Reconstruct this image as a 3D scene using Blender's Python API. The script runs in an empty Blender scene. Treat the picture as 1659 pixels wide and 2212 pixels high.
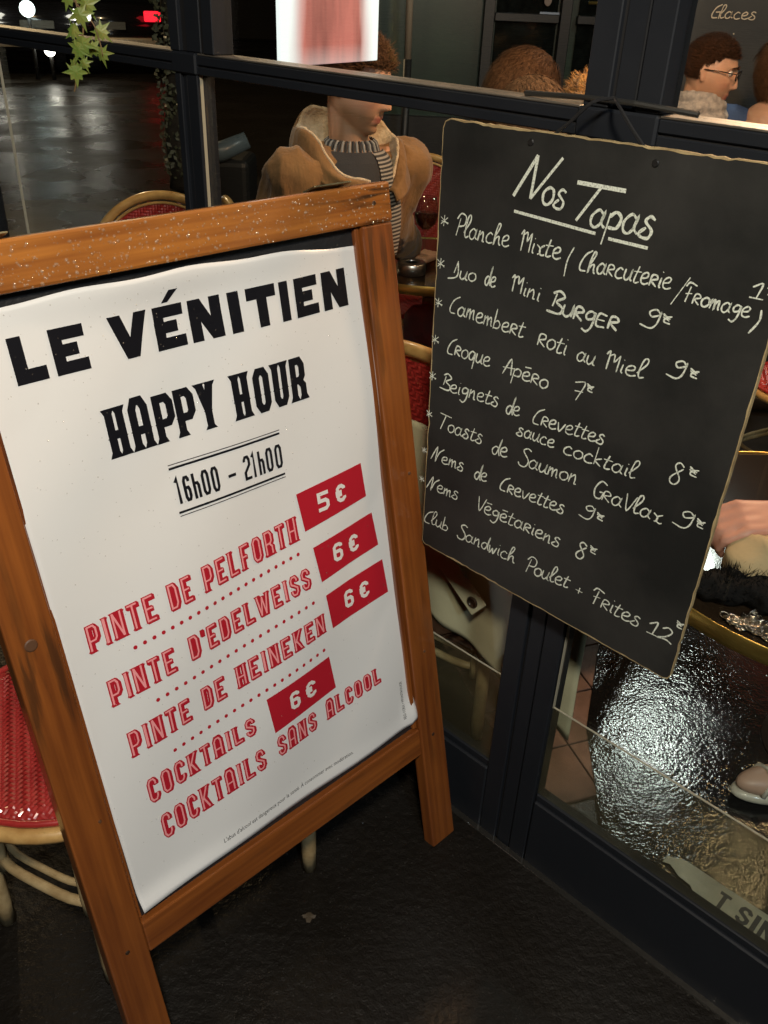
import bpy, bmesh, math, random
from mathutils import Vector, Matrix, noise
random.seed(7)
V = Vector
PI = math.pi
SC = bpy.context.scene
COL = SC.collection

# ------------------------------------------------------------------ camera
cam_d = bpy.data.cameras.new('camera')
cam = bpy.data.objects.new('camera', cam_d); COL.objects.link(cam)
cR = V((0.99910906, 0.02197332, 0.03603146)); cU = V((-0.042203, 0.52019394, 0.85300479)); cF = V((0, 0.85376545, -0.52065781))
m = Matrix.Identity(4)
for i in range(3):
    m[i][0] = cR[i]; m[i][1] = cU[i]; m[i][2] = -cF[i]
m.translation = V((0, 0, 1.5))
cam.matrix_world = m
cam_d.sensor_fit = 'VERTICAL'; cam_d.sensor_height = 24; cam_d.lens = 1884.24 / 2212 * 24
cam_d.clip_start = 0.02; cam_d.clip_end = 300
SC.camera = cam

# ------------------------------------------------------------------ world: night
world = bpy.data.worlds.new('World'); SC.world = world; world.use_nodes = True
bg = world.node_tree.nodes['Background']
sky = world.node_tree.nodes.new('ShaderNodeTexSky'); sky.sky_type = 'NISHITA'; sky.sun_disc = False
sky.sun_elevation = math.radians(-4); sky.sun_rotation = math.radians(200)
world.node_tree.links.new(sky.outputs[0], bg.inputs[0]); bg.inputs[1].default_value = 0.06
SC.view_settings.view_transform = 'Standard'; SC.view_settings.look = 'None'
SC.view_settings.exposure = 0.0; SC.view_settings.gamma = 1.0
SC.render.engine = 'CYCLES'
SC.cycles.max_bounces = 8; SC.cycles.transparent_max_bounces = 24
SC.cycles.sample_clamp_indirect = 4.0
SC.cycles.caustics_reflective = False; SC.cycles.caustics_refractive = False

def lamp(name, loc, power, col, radius, spot=None, target=None):
    d = bpy.data.lights.new(name, 'SPOT' if spot else 'POINT')
    d.energy = power; d.color = col; d.shadow_soft_size = radius
    o = bpy.data.objects.new(name, d); o.location = loc; COL.objects.link(o)
    if spot:
        d.spot_size = math.radians(spot); d.spot_blend = 0.6
        o.rotation_euler = (V(target) - V(loc)).to_track_quat('-Z', 'Y').to_euler()
    return o
lamp('awning_lamp', (0.05, -0.25, 2.25), 125, (1.0, 0.87, 0.69), 0.10)          # over the pavement, behind the camera
lamp('cool_fill_lamp', (1.2, -3.0, 4.0), 260, (0.72, 0.87, 1.0), 0.15)  # unseen cool lamp, placed to whiten the poster
lamp('street_fill_lamp', (-4.6, 10.5, 4.8), 420, (1.0, 0.70, 0.38), 0.15)  # added unseen lamp that brightens the street, facades and tree
lamp('terrace_lamp', (1.80, 4.20, 2.8), 46, (0.93, 1.0, 0.92), 0.12)            # white lamp whose glare lies on the wet mat
lamp('terrace_heater', (0.95, 2.15, 2.15), 90, (1.0, 0.60, 0.34), 0.10)         # orange heater glow on the guests
lamp('terrace_bulb', (2.10, 3.15, 2.8), 16, (1.0, 0.66, 0.30), 0.05)
lamp('terrace_bulb', (-0.6, 2.6, 2.5), 26, (1.0, 0.78, 0.50), 0.06)

# ------------------------------------------------------------------ materials
MATS = {}
def mat(name, col=(0.5, 0.5, 0.5), rough=0.5, metal=0.0, col2=None, nscale=8.0, nstretch=(1, 1, 1), bump=0.0, bscale=60.0,
        bstretch=(1, 1, 1), emit=None, estr=0.0, coat=0.0, coat_rough=0.05, rough2=None, attr=None, spec=0.5, sheen=0.0, bdist=0.002):
    if name in MATS: return MATS[name]
    m = bpy.data.materials.new(name); m.use_nodes = True; MATS[name] = m
    nt = m.node_tree; b = nt.nodes['Principled BSDF']
    N = nt.nodes.new; Lk = nt.links.new
    b.inputs['Base Color'].default_value = (*col, 1); b.inputs['Roughness'].default_value = rough
    b.inputs['Metallic'].default_value = metal; b.inputs['Coat Weight'].default_value = coat; b.inputs['Coat Roughness'].default_value = coat_rough
    b.inputs['Specular IOR Level'].default_value = spec
    b.inputs['Sheen Weight'].default_value = sheen
    tc = N('ShaderNodeTexCoord')
    if col2 or rough2 is not None:
        mp = N('ShaderNodeMapping'); mp.inputs['Scale'].default_value = nstretch; Lk(tc.outputs['Object'], mp.inputs[0])
        n = N('ShaderNodeTexNoise'); n.inputs['Scale'].default_value = nscale; n.inputs['Detail'].default_value = 6; n.inputs['Roughness'].default_value = 0.6
        Lk(mp.outputs[0], n.inputs['Vector'])
        cr = N('ShaderNodeValToRGB'); cr.color_ramp.elements[0].position = 0.35; cr.color_ramp.elements[1].position = 0.68
        Lk(n.outputs['Fac'], cr.inputs[0])
        if col2:
            mx = N('ShaderNodeMix'); mx.data_type = 'RGBA'; mx.inputs[6].default_value = (*col, 1); mx.inputs[7].default_value = (*col2, 1)
            Lk(cr.outputs[0], mx.inputs[0]); Lk(mx.outputs[2], b.inputs['Base Color'])
        if rough2 is not None:
            mr = N('ShaderNodeMapRange'); mr.inputs[3].default_value = rough; mr.inputs[4].default_value = rough2
            Lk(cr.outputs[0], mr.inputs[0]); Lk(mr.outputs[0], b.inputs['Roughness'])
    if attr:
        a = N('ShaderNodeAttribute'); a.attribute_name = attr; Lk(a.outputs['Color'], b.inputs['Base Color'])
    if bump:
        mp = N('ShaderNodeMapping'); mp.inputs['Scale'].default_value = bstretch; Lk(tc.outputs['Object'], mp.inputs[0])
        n = N('ShaderNodeTexNoise'); n.inputs['Scale'].default_value = bscale; n.inputs['Detail'].default_value = 4
        Lk(mp.outputs[0], n.inputs['Vector'])
        bp = N('ShaderNodeBump'); bp.inputs['Strength'].default_value = bump; bp.inputs['Distance'].default_value = bdist
        Lk(n.outputs['Fac'], bp.inputs['Height']); Lk(bp.outputs[0], b.inputs['Normal'])
    if emit:
        b.inputs['Emission Color'].default_value = (*emit, 1); b.inputs['Emission Strength'].default_value = estr
    return m

def glass_mat(name, tint=(0.96, 0.98, 0.97), film=0.0, filmcol=(0.2, 0.2, 0.17), rough=0.0, nscale=30, ior=1.5, bump=0.0):
    m = bpy.data.materials.new(name); m.use_nodes = True; MATS[name] = m
    nt = m.node_tree; nt.nodes.clear(); N = nt.nodes.new; Lk = nt.links.new
    out = N('ShaderNodeOutputMaterial'); tr = N('ShaderNodeBsdfTransparent'); gl = N('ShaderNodeBsdfGlossy'); lw = N('ShaderNodeLayerWeight'); lw.inputs[0].default_value = 0.5
    tr.inputs[0].default_value = (*tint, 1); gl.inputs['Roughness'].default_value = rough; f0 = ((ior - 1) / (ior + 1)) ** 2; pw = N('ShaderNodeMath'); pw.operation = 'POWER'; pw.inputs[1].default_value = 5
    fr = N('ShaderNodeMath'); fr.operation = 'MULTIPLY_ADD'; fr.inputs[1].default_value = 1 - f0; fr.inputs[2].default_value = f0; Lk(lw.outputs['Facing'], pw.inputs[0]); Lk(pw.outputs[0], fr.inputs[0])
    mx = N('ShaderNodeMixShader'); Lk(fr.outputs[0], mx.inputs[0]); Lk(tr.outputs[0], mx.inputs[1]); Lk(gl.outputs[0], mx.inputs[2])
    last = mx
    if film:
        df = N('ShaderNodeBsdfDiffuse'); df.inputs[0].default_value = (*filmcol, 1)
        n = N('ShaderNodeTexNoise'); n.inputs['Scale'].default_value = nscale; n.inputs['Detail'].default_value = 5
        tc = N('ShaderNodeTexCoord'); Lk(tc.outputs['Object'], n.inputs['Vector'])
        mr = N('ShaderNodeMapRange'); mr.inputs[1].default_value = 0.3; mr.inputs[2].default_value = 0.75
        mr.inputs[3].default_value = film * 0.3; mr.inputs[4].default_value = film; Lk(n.outputs['Fac'], mr.inputs[0])
        m2 = N('ShaderNodeMixShader'); Lk(mr.outputs[0], m2.inputs[0]); Lk(mx.outputs[0], m2.inputs[1]); Lk(df.outputs[0], m2.inputs[2]); last = m2
    Lk(last.outputs[0], out.inputs[0]); return m

def wood_mat(name, c1, c2, worn=0.5):
    """varnished, rained-on wood; grain runs along local X"""
    m = bpy.data.materials.new(name); m.use_nodes = True; MATS[name] = m
    nt = m.node_tree; b = nt.nodes['Principled BSDF']; N = nt.nodes.new; Lk = nt.links.new
    tc = N('ShaderNodeTexCoord')
    oi = N('ShaderNodeObjectInfo')
    ad = N('ShaderNodeVectorMath'); ad.operation = 'ADD'; Lk(tc.outputs['Object'], ad.inputs[0])
    cx = N('ShaderNodeCombineXYZ'); mu = N('ShaderNodeMath'); mu.operation = 'MULTIPLY'; mu.inputs[1].default_value = 9.0
    Lk(oi.outputs['Random'], mu.inputs[0]); Lk(mu.outputs[0], cx.inputs[0]); Lk(mu.outputs[0], cx.inputs[1]); Lk(cx.outputs[0], ad.inputs[1])
    def noi(scale, stretch, detail=5):
        mp = N('ShaderNodeMapping'); mp.inputs['Scale'].default_value = stretch; Lk(ad.outputs[0], mp.inputs[0])
        n = N('ShaderNodeTexNoise'); n.inputs['Scale'].default_value = scale; n.inputs['Detail'].default_value = detail; Lk(mp.outputs[0], n.inputs['Vector']); return n
    g = noi(38, (0.07, 2.6, 2.6), 9); big = noi(5, (0.7, 2, 2)); st = noi(16, (0.35, 4.0, 4.0), 8); blk = noi(3.2, (1.0, 1.0, 1.0), 3)
    r1 = N('ShaderNodeValToRGB'); r1.color_ramp.elements[0].position = 0.3; r1.color_ramp.elements[1].position = 0.75
    r1.color_ramp.elements[0].color = (*c2, 1); r1.color_ramp.elements[1].color = (*c1, 1)
    a1 = N('ShaderNodeMath'); a1.operation = 'ADD'; a2 = N('ShaderNodeMath'); a2.operation = 'MULTIPLY'; a2.inputs[1].default_value = 0.5
    Lk(g.outputs['Fac'], a1.inputs[0]); Lk(big.outputs['Fac'], a1.inputs[1]); Lk(a1.outputs[0], a2.inputs[0]); Lk(a2.outputs[0], r1.inputs[0])
    # dark weather streaks
    r2 = N('ShaderNodeValToRGB'); r2.color_ramp.elements[0].position = 0.53; r2.color_ramp.elements[1].position = 0.62
    Lk(st.outputs['Fac'], r2.inputs[0])
    r3 = N('ShaderNodeValToRGB'); r3.color_ramp.elements[0].position = 0.5; r3.color_ramp.elements[1].position = 0.62; Lk(blk.outputs['Fac'], r3.inputs[0])
    mm = N('ShaderNodeMath'); mm.operation = 'MULTIPLY'; Lk(r2.outputs[0], mm.inputs[0]); Lk(r3.outputs[0], mm.inputs[1])
    m3 = N('ShaderNodeMath'); m3.operation = 'MULTIPLY'; m3.inputs[1].default_value = worn; Lk(mm.outputs[0], m3.inputs[0])
    mx = N('ShaderNodeMix'); mx.data_type = 'RGBA'; Lk(m3.outputs[0], mx.inputs[0]); Lk(r1.outputs[0], mx.inputs[6]); mx.inputs[7].default_value = (0.045, 0.02, 0.008, 1)
    Lk(mx.outputs[2], b.inputs['Base Color'])
    b.inputs['Roughness'].default_value = 0.38; b.inputs['Coat Weight'].default_value = 0.9; b.inputs['Coat Roughness'].default_value = 0.10
    bp = N('ShaderNodeBump'); bp.inputs['Strength'].default_value = 0.35; bp.inputs['Distance'].default_value = 0.001
    Lk(g.outputs['Fac'], bp.inputs['Height']); Lk(bp.outputs[0], b.inputs['Normal'])
    return m

# ------------------------------------------------------------------ object helpers
MW = {}
def tag(o, label=None, cat=None, group=None, kind=None):
    if label: o['label'] = label
    if cat: o['category'] = cat
    if group: o['group'] = group
    if kind: o['kind'] = kind
    return o
def thing(name, label, cat, loc=(0, 0, 0), rotz=0.0, group=None):
    o = bpy.data.objects.new(name, None); COL.objects.link(o); o.empty_display_size = 0.05
    mw = Matrix.Translation(V(loc)) @ Matrix.Rotation(rotz, 4, 'Z')
    o.matrix_world = mw; MW[o.name] = mw
    return tag(o, label, cat, group)
def link(name, me, mt, parent=None, mw=None, smooth=False, local=False):
    o = bpy.data.objects.new(name, me); COL.objects.link(o)
    if mt and not me.materials:
        for x in (mt if isinstance(mt, (list, tuple)) else [mt]): me.materials.append(x)
    if smooth:
        for p in me.polygons: p.use_smooth = True
    mw = mw or Matrix.Identity(4)
    if parent is not None:
        o.parent = parent
        w = MW[parent.name] @ mw if local else mw
        o.matrix_basis = MW[parent.name].inverted() @ w
    else:
        w = mw; o.matrix_basis = mw
    MW[o.name] = w
    return o
def part(name, bm, mt, parent=None, mw=None, smooth=False, local=False):
    me = bpy.data.meshes.new(name); bm.normal_update(); bm.to_mesh(me); bm.free()
    return link(name, me, mt, parent, mw, smooth, local)
def frame(o, x, y, z):
    m = Matrix.Identity(4)
    for i in range(3): m[i][0] = x[i]; m[i][1] = y[i]; m[i][2] = z[i]
    m.translation = V(o); return m
def box(bm, c, s, mtx=None):
    r = bmesh.ops.create_cube(bm, size=1.0)
    for v in r['verts']:
        v.co = V((v.co.x * s[0] + c[0], v.co.y * s[1] + c[1], v.co.z * s[2] + c[2]))
        if mtx: v.co = mtx @ v.co
    return r['verts']
def bbox(c, s, bev=0.002, seg=2, mtx=None):
    bm = bmesh.new(); box(bm, c, s, mtx)
    if bev: bmesh.ops.bevel(bm, geom=bm.edges[:] , offset=bev, segments=seg, affect='EDGES', profile=0.5)
    return bm
def smooth_path(P, n=4, closed=False):
    P = [V(p) for p in P]
    if len(P) < 3: return P
    out = []; N = len(P)
    rng = range(N) if closed else range(N - 1)
    for i in rng:
        p0 = P[(i - 1) % N] if (closed or i > 0) else P[0] * 2 - P[1]
        p1 = P[i]; p2 = P[(i + 1) % N]
        p3 = P[(i + 2) % N] if (closed or i + 2 < N) else P[-1] * 2 - P[-2]
        for k in range(n):
            t = k / n
            out.append(0.5 * ((2 * p1) + (p2 - p0) * t + (2 * p0 - 5 * p1 + 4 * p2 - p3) * t * t + (3 * p1 - p0 - 3 * p2 + p3) * t ** 3))
    if not closed: out.append(P[-1])
    return out
def tube(bm, P, r, seg=8, closed=False, sq=1.0, cap=True):
    """tube along points; r number or list"""
    P = [V(p) for p in P]; n = len(P); rings = []
    up = V((0, 0, 1)); prev = None
    for i, p in enumerate(P):
        if closed: d = P[(i + 1) % n] - P[i - 1]
        else: d = P[min(i + 1, n - 1)] - P[max(i - 1, 0)]
        d.normalize()
        if prev is None:
            a = d.cross(up)
            if a.length < 0.1: a = d.cross(V((1, 0, 0)))
        else:
            a = prev - d * prev.dot(d)
        a.normalize(); prev = a; b = d.cross(a)
        rr = r[i] if isinstance(r, (list, tuple)) else r
        rings.append([bm.verts.new(p + a * math.cos(2 * PI * k / seg) * rr + b * math.sin(2 * PI * k / seg) * rr * sq) for k in range(seg)])
    m = n if closed else n - 1
    for i in range(m):
        A = rings[i]; B = rings[(i + 1) % n]
        for k in range(seg): bm.faces.new((A[k], A[(k + 1) % seg], B[(k + 1) % seg], B[k]))
    if not closed and cap:
        bm.faces.new(rings[0][::-1]); bm.faces.new(rings[-1])
def lathe(bm, prof, seg=32, c=(0, 0, 0)):
    rings = []
    for r, z in prof:
        if r < 1e-6: rings.append([bm.verts.new((c[0], c[1], c[2] + z))])
        else: rings.append([bm.verts.new((c[0] + r * math.cos(2 * PI * k / seg), c[1] + r * math.sin(2 * PI * k / seg), c[2] + z)) for k in range(seg)])
    for A, B in zip(rings, rings[1:]):
        for k in range(seg):
            k2 = (k + 1) % seg
            if len(A) == 1 and len(B) == 1: continue
            if len(A) == 1: bm.faces.new((A[0], B[k], B[k2]))
            elif len(B) == 1: bm.faces.new((A[k], A[k2], B[0]))
            else: bm.faces.new((A[k], A[k2], B[k2], B[k]))
def poly(bm, pts):
    f = bm.faces.new([bm.verts.new(p) for p in pts]); return f
def caps(bm, p0, p1, r0, r1, sx=1.0, sy=1.0, seg=16):
    """tapered capsule, closed"""
    p0 = V(p0); p1 = V(p1); d = p1 - p0; L = d.length
    if L < 1e-6: d = V((0, 0, 1)); L = 1e-6
    q = d.to_track_quat('Z', 'Y').to_matrix().to_4x4(); T = Matrix.Translation(p0) @ q
    prof = [(0, -r0)] + [(r0 * math.cos(a), r0 * math.sin(a)) for a in [-PI / 2 * k / 4 for k in (3, 2, 1)]] + [(r0, 0)]
    prof += [(r0 + (r1 - r0) * t, L * t) for t in (0.25, 0.5, 0.75)]
    prof += [(r1, L)] + [(r1 * math.cos(a), L + r1 * math.sin(a)) for a in [PI / 2 * k / 4 for k in (1, 2, 3)]] + [(0, L + r1)]
    b2 = bmesh.new(); lathe(b2, prof, seg)
    vm = {}
    for v in b2.verts: vm[v] = bm.verts.new(T @ V((v.co.x * sx, v.co.y * sy, v.co.z)))
    for f in b2.faces:
        bm.faces.new([vm[v] for v in f.verts])
    b2.free()
def ellip(bm, c, r, mtx=None, seg=20):
    res = bmesh.ops.create_uvsphere(bm, u_segments=seg, v_segments=seg * 2 // 3, radius=1)
    for v in res['verts']:
        p = V((v.co.x * r[0], v.co.y * r[1], v.co.z * r[2]))
        if mtx: p = mtx @ p
        v.co = p + V(c)
def remesh(bm, vox, smooth_it=6, fac=0.5):
    """fuse overlapping closed shapes into one continuous skin"""
    me = bpy.data.meshes.new('fuse'); bmesh.ops.recalc_face_normals(bm, faces=bm.faces); bm.to_mesh(me); bm.free()
    o = bpy.data.objects.new('fuse', me); COL.objects.link(o)
    md = o.modifiers.new('r', 'REMESH'); md.mode = 'VOXEL'; md.voxel_size = vox
    if smooth_it:
        s = o.modifiers.new('s', 'SMOOTH'); s.iterations = smooth_it; s.factor = fac
    dg = bpy.context.evaluated_depsgraph_get(); dg.update()
    new = bpy.data.meshes.new_from_object(o.evaluated_get(dg))
    bpy.data.objects.remove(o); bpy.data.meshes.remove(me)
    b = bmesh.new(); b.from_mesh(new); bpy.data.meshes.remove(new); b.normal_update()
    return b

def dup(root, loc, rotz, label=None, group=None, name=None):
    r = root.copy(); COL.objects.link(r)
    mw = Matrix.Translation(V(loc)) @ Matrix.Rotation(rotz, 4, 'Z'); r.matrix_basis = mw; MW[r.name] = mw
    if label: r['label'] = label
    if group: r['group'] = group
    for ch in list(root.children):
        c = ch.copy(); COL.objects.link(c); c.parent = r
        for g in ch.children:
            d = g.copy(); COL.objects.link(d); d.parent = c
    return r

# ------------------------------------------------------------------ base frames of the place
W0 = V((0.27, 1.17325528, 0)); WE = V((-0.73195986, 0.68134775, 0)); WN = V((-0.68134775, -0.73195986, 0))   # glass screen: origin, direction, outward normal
def wp(t, z, d=0.0): return W0 + WE * t + WN * d + V((0, 0, z))
A0 = V((-0.3339047, 0.69468649, 0)); AE = V((0.70668798, 0.70752534, 0)); AU = V((-0.14905969, 0.14888328, 0.97755561)); AN = V((0.69164536, -0.6908268, 0.21067753))
def ap(s, q, h=0.0): return A0 + AE * s + AU * q + AN * h

# ------------------------------------------------------------------ ground
def ripple_mat(name, base, r0, r1, bump, sc1, sc2, dist, spec=0.5, lowk=4, psc=3.0):
    m = bpy.data.materials.new(name); m.use_nodes = True; nt = m.node_tree; b = nt.nodes['Principled BSDF']; N = nt.nodes.new; Lk = nt.links.new
    tc = N('ShaderNodeTexCoord')
    n1 = N('ShaderNodeTexNoise'); n1.inputs['Scale'].default_value = sc1; n1.inputs['Detail'].default_value = 3; Lk(tc.outputs['Object'], n1.inputs['Vector'])
    n2 = N('ShaderNodeTexNoise'); n2.inputs['Scale'].default_value = sc2; n2.inputs['Detail'].default_value = 2; Lk(tc.outputs['Object'], n2.inputs['Vector'])
    n3 = N('ShaderNodeTexNoise'); n3.inputs['Scale'].default_value = psc; n3.inputs['Detail'].default_value = 4; Lk(tc.outputs['Object'], n3.inputs['Vector'])
    b1 = N('ShaderNodeBump'); b1.inputs['Strength'].default_value = bump; b1.inputs['Distance'].default_value = dist * lowk; Lk(n1.outputs['Fac'], b1.inputs['Height'])
    b2 = N('ShaderNodeBump'); b2.inputs['Strength'].default_value = bump; b2.inputs['Distance'].default_value = dist; Lk(n2.outputs['Fac'], b2.inputs['Height']); Lk(b1.outputs[0], b2.inputs['Normal'])
    Lk(b2.outputs[0], b.inputs['Normal'])
    mr = N('ShaderNodeMapRange'); mr.inputs[1].default_value = 0.35; mr.inputs[2].default_value = 0.65; mr.inputs[3].default_value = r0; mr.inputs[4].default_value = r1
    Lk(n3.outputs['Fac'], mr.inputs[0]); Lk(mr.outputs[0], b.inputs['Roughness'])
    mx = N('ShaderNodeMix'); mx.data_type = 'RGBA'; mx.inputs[6].default_value = (*base, 1); mx.inputs[7].default_value = (base[0] * 0.45, base[1] * 0.45, base[2] * 0.45, 1)
    Lk(n3.outputs['Fac'], mx.inputs[0]); Lk(mx.outputs[2], b.inputs['Base Color'])
    b.inputs['Specular IOR Level'].default_value = spec
    if spec >= 2.0:
        b.inputs['Coat Weight'].default_value = 0.3; b.inputs['Coat Roughness'].default_value = 0.07; b.inputs['Coat IOR'].default_value = 1.6; Lk(b2.outputs[0], b.inputs['Coat Normal'])
    return m
M_asph = ripple_mat('damp_asphalt', (0.011, 0.009, 0.007), 0.32, 0.62, 0.6, 60, 260, 0.0014, 0.35)
M_road = ripple_mat('wet_road', (0.026, 0.021, 0.015), 0.16, 0.42, 0.7, 26, 120, 0.0022, 0.45, 0.8, 1.3)
M_mat = ripple_mat('wet_black_mat', (0.012, 0.012, 0.012), 0.06, 0.12, 0.50, 20, 150, 0.0013, 0.75, 2.2, 4.0)

bm = bmesh.new()
poly(bm, [(-60, -20, -0.004), (60, -20, -0.004), (60, 120, -0.004), (-60, 120, -0.004)])
tag(part('road', bm, M_road), kind='structure')
bm = bmesh.new()
a = wp(3.0, 0, 0.0); b = wp(-3.0, 0, 0.0); c = wp(-3.0, 0, 3.5); d = wp(3.0, 0, 3.5)
poly(bm, [a, d, c, b]); 
for f in bm.faces: f.normal_flip() if f.normal.z < 0 else None
tag(part('pavement', bm, M_asph), kind='structure')
bm = bmesh.new()
poly(bm, [wp(2.6, 0.0, -0.05) , wp(-3.0, 0.0, -0.05), wp(-3.0, 0.0, -4.5), wp(2.6, 0.0, -4.5)])
tag(part('terrace_floor', bm, mat('dark_terrace_floor', (0.02, 0.018, 0.016), 0.35, col2=(0.010, 0.009, 0.008), nscale=9, bump=0.4, bscale=90)), kind='structure')
# pinkish tiles that show between the mat and the coat
tiles = thing('floor_tiles', None, None); tiles['kind'] = 'structure'
M_tile = mat('pink_tile', (0.22, 0.13, 0.10), 0.6, col2=(0.13, 0.075, 0.055), nscale=14, bump=0.2, bscale=120)
M_grout = mat('grout', (0.10, 0.08, 0.07), 0.8)
ex = V((0.34, -0.94, 0)).normalized(); ey = V((0.94, 0.34, 0)).normalized()
o0 = V((0.20, 1.92, 0.003))
tm = bpy.data.meshes.new('tile'); bm = bbox((0, 0, 0), (0.146, 0.146, 0.008), 0.0015, 1); bm.to_mesh(tm); bm.free(); tm.materials.append(M_tile)
for i in range(5):
    for j in range(3):
        p = o0 + ex * (0.15 * i) + ey * (0.15 * j)
        if (p - W0).dot(WN) > -0.11: continue
        link('tile', tm, None, tiles, frame(p, ex, ey, V((0, 0, 1))))
# wet black mat
bm = bmesh.new()
poly(bm, [V((0.498, 1.50, 0.012)), V((0.60, 1.86, 0.012)), V((0.72, 2.35, 0.012)), V((2.8, 2.35, 0.012)), wp(-2.6, 0.012, -0.06), wp(-0.22, 0.012, -0.06)])
for f in bm.faces:
    if f.normal.z < 0: f.normal_flip()
tag(part('wet_black_mat', bm, M_mat), 'wet black floor mat with lamp glare under the round table', 'mat')

# ------------------------------------------------------------------ glass screen
M_frame = mat('frame_paint', (0.012, 0.014, 0.018), 0.40, metal=0.0, spec=0.28, bump=0.05, bscale=40, rough2=0.6, nscale=6)
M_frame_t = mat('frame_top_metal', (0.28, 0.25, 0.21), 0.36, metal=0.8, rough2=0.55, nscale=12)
M_seal = mat('rubber_seal', (0.006, 0.006, 0.007), 0.7)
M_edge = mat('pale_glass_edge', (0.34, 0.32, 0.24), 0.4)
M_glass = glass_mat('clear_glass')
M_film = glass_mat('dirty_glass', film=0.30, filmcol=(0.12, 0.105, 0.06), nscale=8)
scr = thing('glass_screen', 'dark framed glass screen round the terrace with a mid rail', 'glass screen', wp(0, 0))
def wbeam(name, t0, t1, z0, z1, d0, d1, mt, bev=0.0015):
    bm = bbox(((t0 + t1) / 2, (d0 + d1) / 2, (z0 + z1) / 2), (abs(t1 - t0), abs(d1 - d0), abs(z1 - z0)), bev, 1)
    return part(name, bm, mt, scr, frame(W0, WE, -WN, V((0, 0, 1))))     # local y: into the terrace
# posts: three profiles each
def post(tc, z0, z1, prof):
    for (a, b, d0, d1) in prof:
        wbeam('post', tc + a, tc + b, z0, z1, d0, d1, M_frame)
    wbeam('post_seal', tc + prof[0][0] + 0.002, tc + prof[-1][1] - 0.002, z0 + 0.001, z1 - 0.001, 0.008, 0.034, M_seal, 0)
post(0.005, 0.0, 1.337, [(-0.055, -0.020, 0.0, 0.04), (-0.016, 0.013, 0.004, 0.04), (0.017, 0.055, 0.0, 0.04)])
post(0.895, 0.0, 1.337, [(-0.011 , 0.022, 0.0, 0.04), (0.026, 0.038, 0.004, 0.04), (0.042, 0.060, 0.0, 0.04)])
post(0.005, 1.374, 2.6, [(-0.055, -0.022, 0.0, 0.045), (-0.018, 0.012, 0.006, 0.04), (0.016, 0.052, 0.0, 0.045)])
post(0.895, 1.374, 2.6, [(-0.066, -0.035, 0.0, 0.045), (-0.020, 0.024, 0.006, 0.04), (0.038, 0.068, 0.0, 0.045)])
post(1.95, 0.0, 2.6, [(-0.05, -0.005, 0.0, 0.04), (0.0, 0.05, 0.0, 0.04)])
post(-1.2, 0.0, 2.6, [(-0.05, -0.005, 0.0, 0.04), (0.0, 0.05, 0.0, 0.04)])
for (a, b) in ((-1.15, -0.052), (0.062, 0.882), (0.958, 1.90)):
    wbeam('rail', a, b, 1.3385, 1.3515, 0.0, 0.034, M_frame)
    wbeam('rail', a, b, 1.3545, 1.3700, 0.0, 0.040, M_frame)
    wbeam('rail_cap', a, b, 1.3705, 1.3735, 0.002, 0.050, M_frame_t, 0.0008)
    wbeam('rail_seal', a, b, 1.3500, 1.3560, 0.004, 0.03, M_seal, 0)
    wbeam('sill', a, b, 0.0, 0.175, 0.0, 0.036, M_frame, 0.003)
    wbeam('sill', a, b, 0.1755, 0.192, 0.005, 0.030, M_frame, 0.002)
    wbeam('glass_pane', a, b, 0.192, 1.339, 0.014, 0.018, M_glass, 0)
    wbeam('glass_pane', a, b, 1.3735, 2.55, 0.026, 0.030, M_glass, 0)
    o = wbeam('glass_band', a, b, 0.193, 0.411, 0.009, 0.0125, M_film, 0); o['label'] = 'grimy lower glass band with a pale top edge'
    wbeam('glass_edge', a, b, 0.411, 0.4120, 0.009, 0.0125, M_edge, 0)
wbeam('corner_block', -0.052, 0.062, 1.3375, 1.3735, -0.004, 0.05, M_frame, 0.003)
wbeam('corner_block', 0.882, 0.958, 1.3375, 1.3735, -0.004, 0.05, M_frame, 0.003)
wbeam('glass_edge', 0.8838, 0.8852, 0.41, 1.338, 0.006, 0.013, M_edge, 0)
wbeam('glass_edge', 1.7095, 1.7110, 0.41, 1.338, 0.006, 0.013, M_edge, 0)
wbeam('glass_edge', -0.0530, -0.0520, 0.413, 1.338, 0.006, 0.013, M_edge, 0)
wbeam('ground_strip', -1.2, 2.0, 0.0, 0.006, -0.012, 0.002, mat('wet_steel', (0.20, 0.19, 0.17), 0.16, metal=0.9, bump=0.6, bscale=45), 0.001)
# corner hinge rod on top of the rail
bm = bmesh.new(); tube(bm, [wp(0.16, 1.377, -0.02), wp(0.05, 1.383, 0.0), wp(-0.02, 1.384, 0.006), wp(-0.10, 1.380, 0.0)], 0.0035, 8)
part('latch_rod', bm, mat('dull_steel', (0.18, 0.18, 0.17), 0.35, metal=0.9), scr)

# ------------------------------------------------------------------ lettering
def stroke_quads(pts, th, closed=False):
    """thick polyline with mitred joints -> list of quads in 2D"""
    n = len(pts); L = []; R = []; ths = th if isinstance(th, list) else None
    P = [V((p[0], p[1])) for p in pts]
    for i in range(n):
        if closed: a = P[i - 1]; b = P[(i + 1) % n]
        else: a = P[i - 1] if i > 0 else None; b = P[i + 1] if i < n - 1 else None
        p = P[i]
        d1 = (p - a).normalized() if a is not None else None
        d2 = (b - p).normalized() if b is not None else None
        if d1 is None: nrm = V((-d2.y, d2.x)); k = 1
        elif d2 is None: nrm = V((-d1.y, d1.x)); k = 1
        else:
            n1 = V((-d1.y, d1.x)); n2 = V((-d2.y, d2.x)); nrm = (n1 + n2)
            if nrm.length < 1e-4: nrm = n1
            nrm.normalize(); k = 1 / max(0.45, nrm.dot(n1))
        if ths: th = ths[i]
        L.append(p + nrm * th / 2 * k); R.append(p - nrm * th / 2 * k)
    out = []
    for i in range(n if closed else n - 1):
        j = (i + 1) % n
        out.append([L[i], R[i], R[j], L[j]])
    return out
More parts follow.
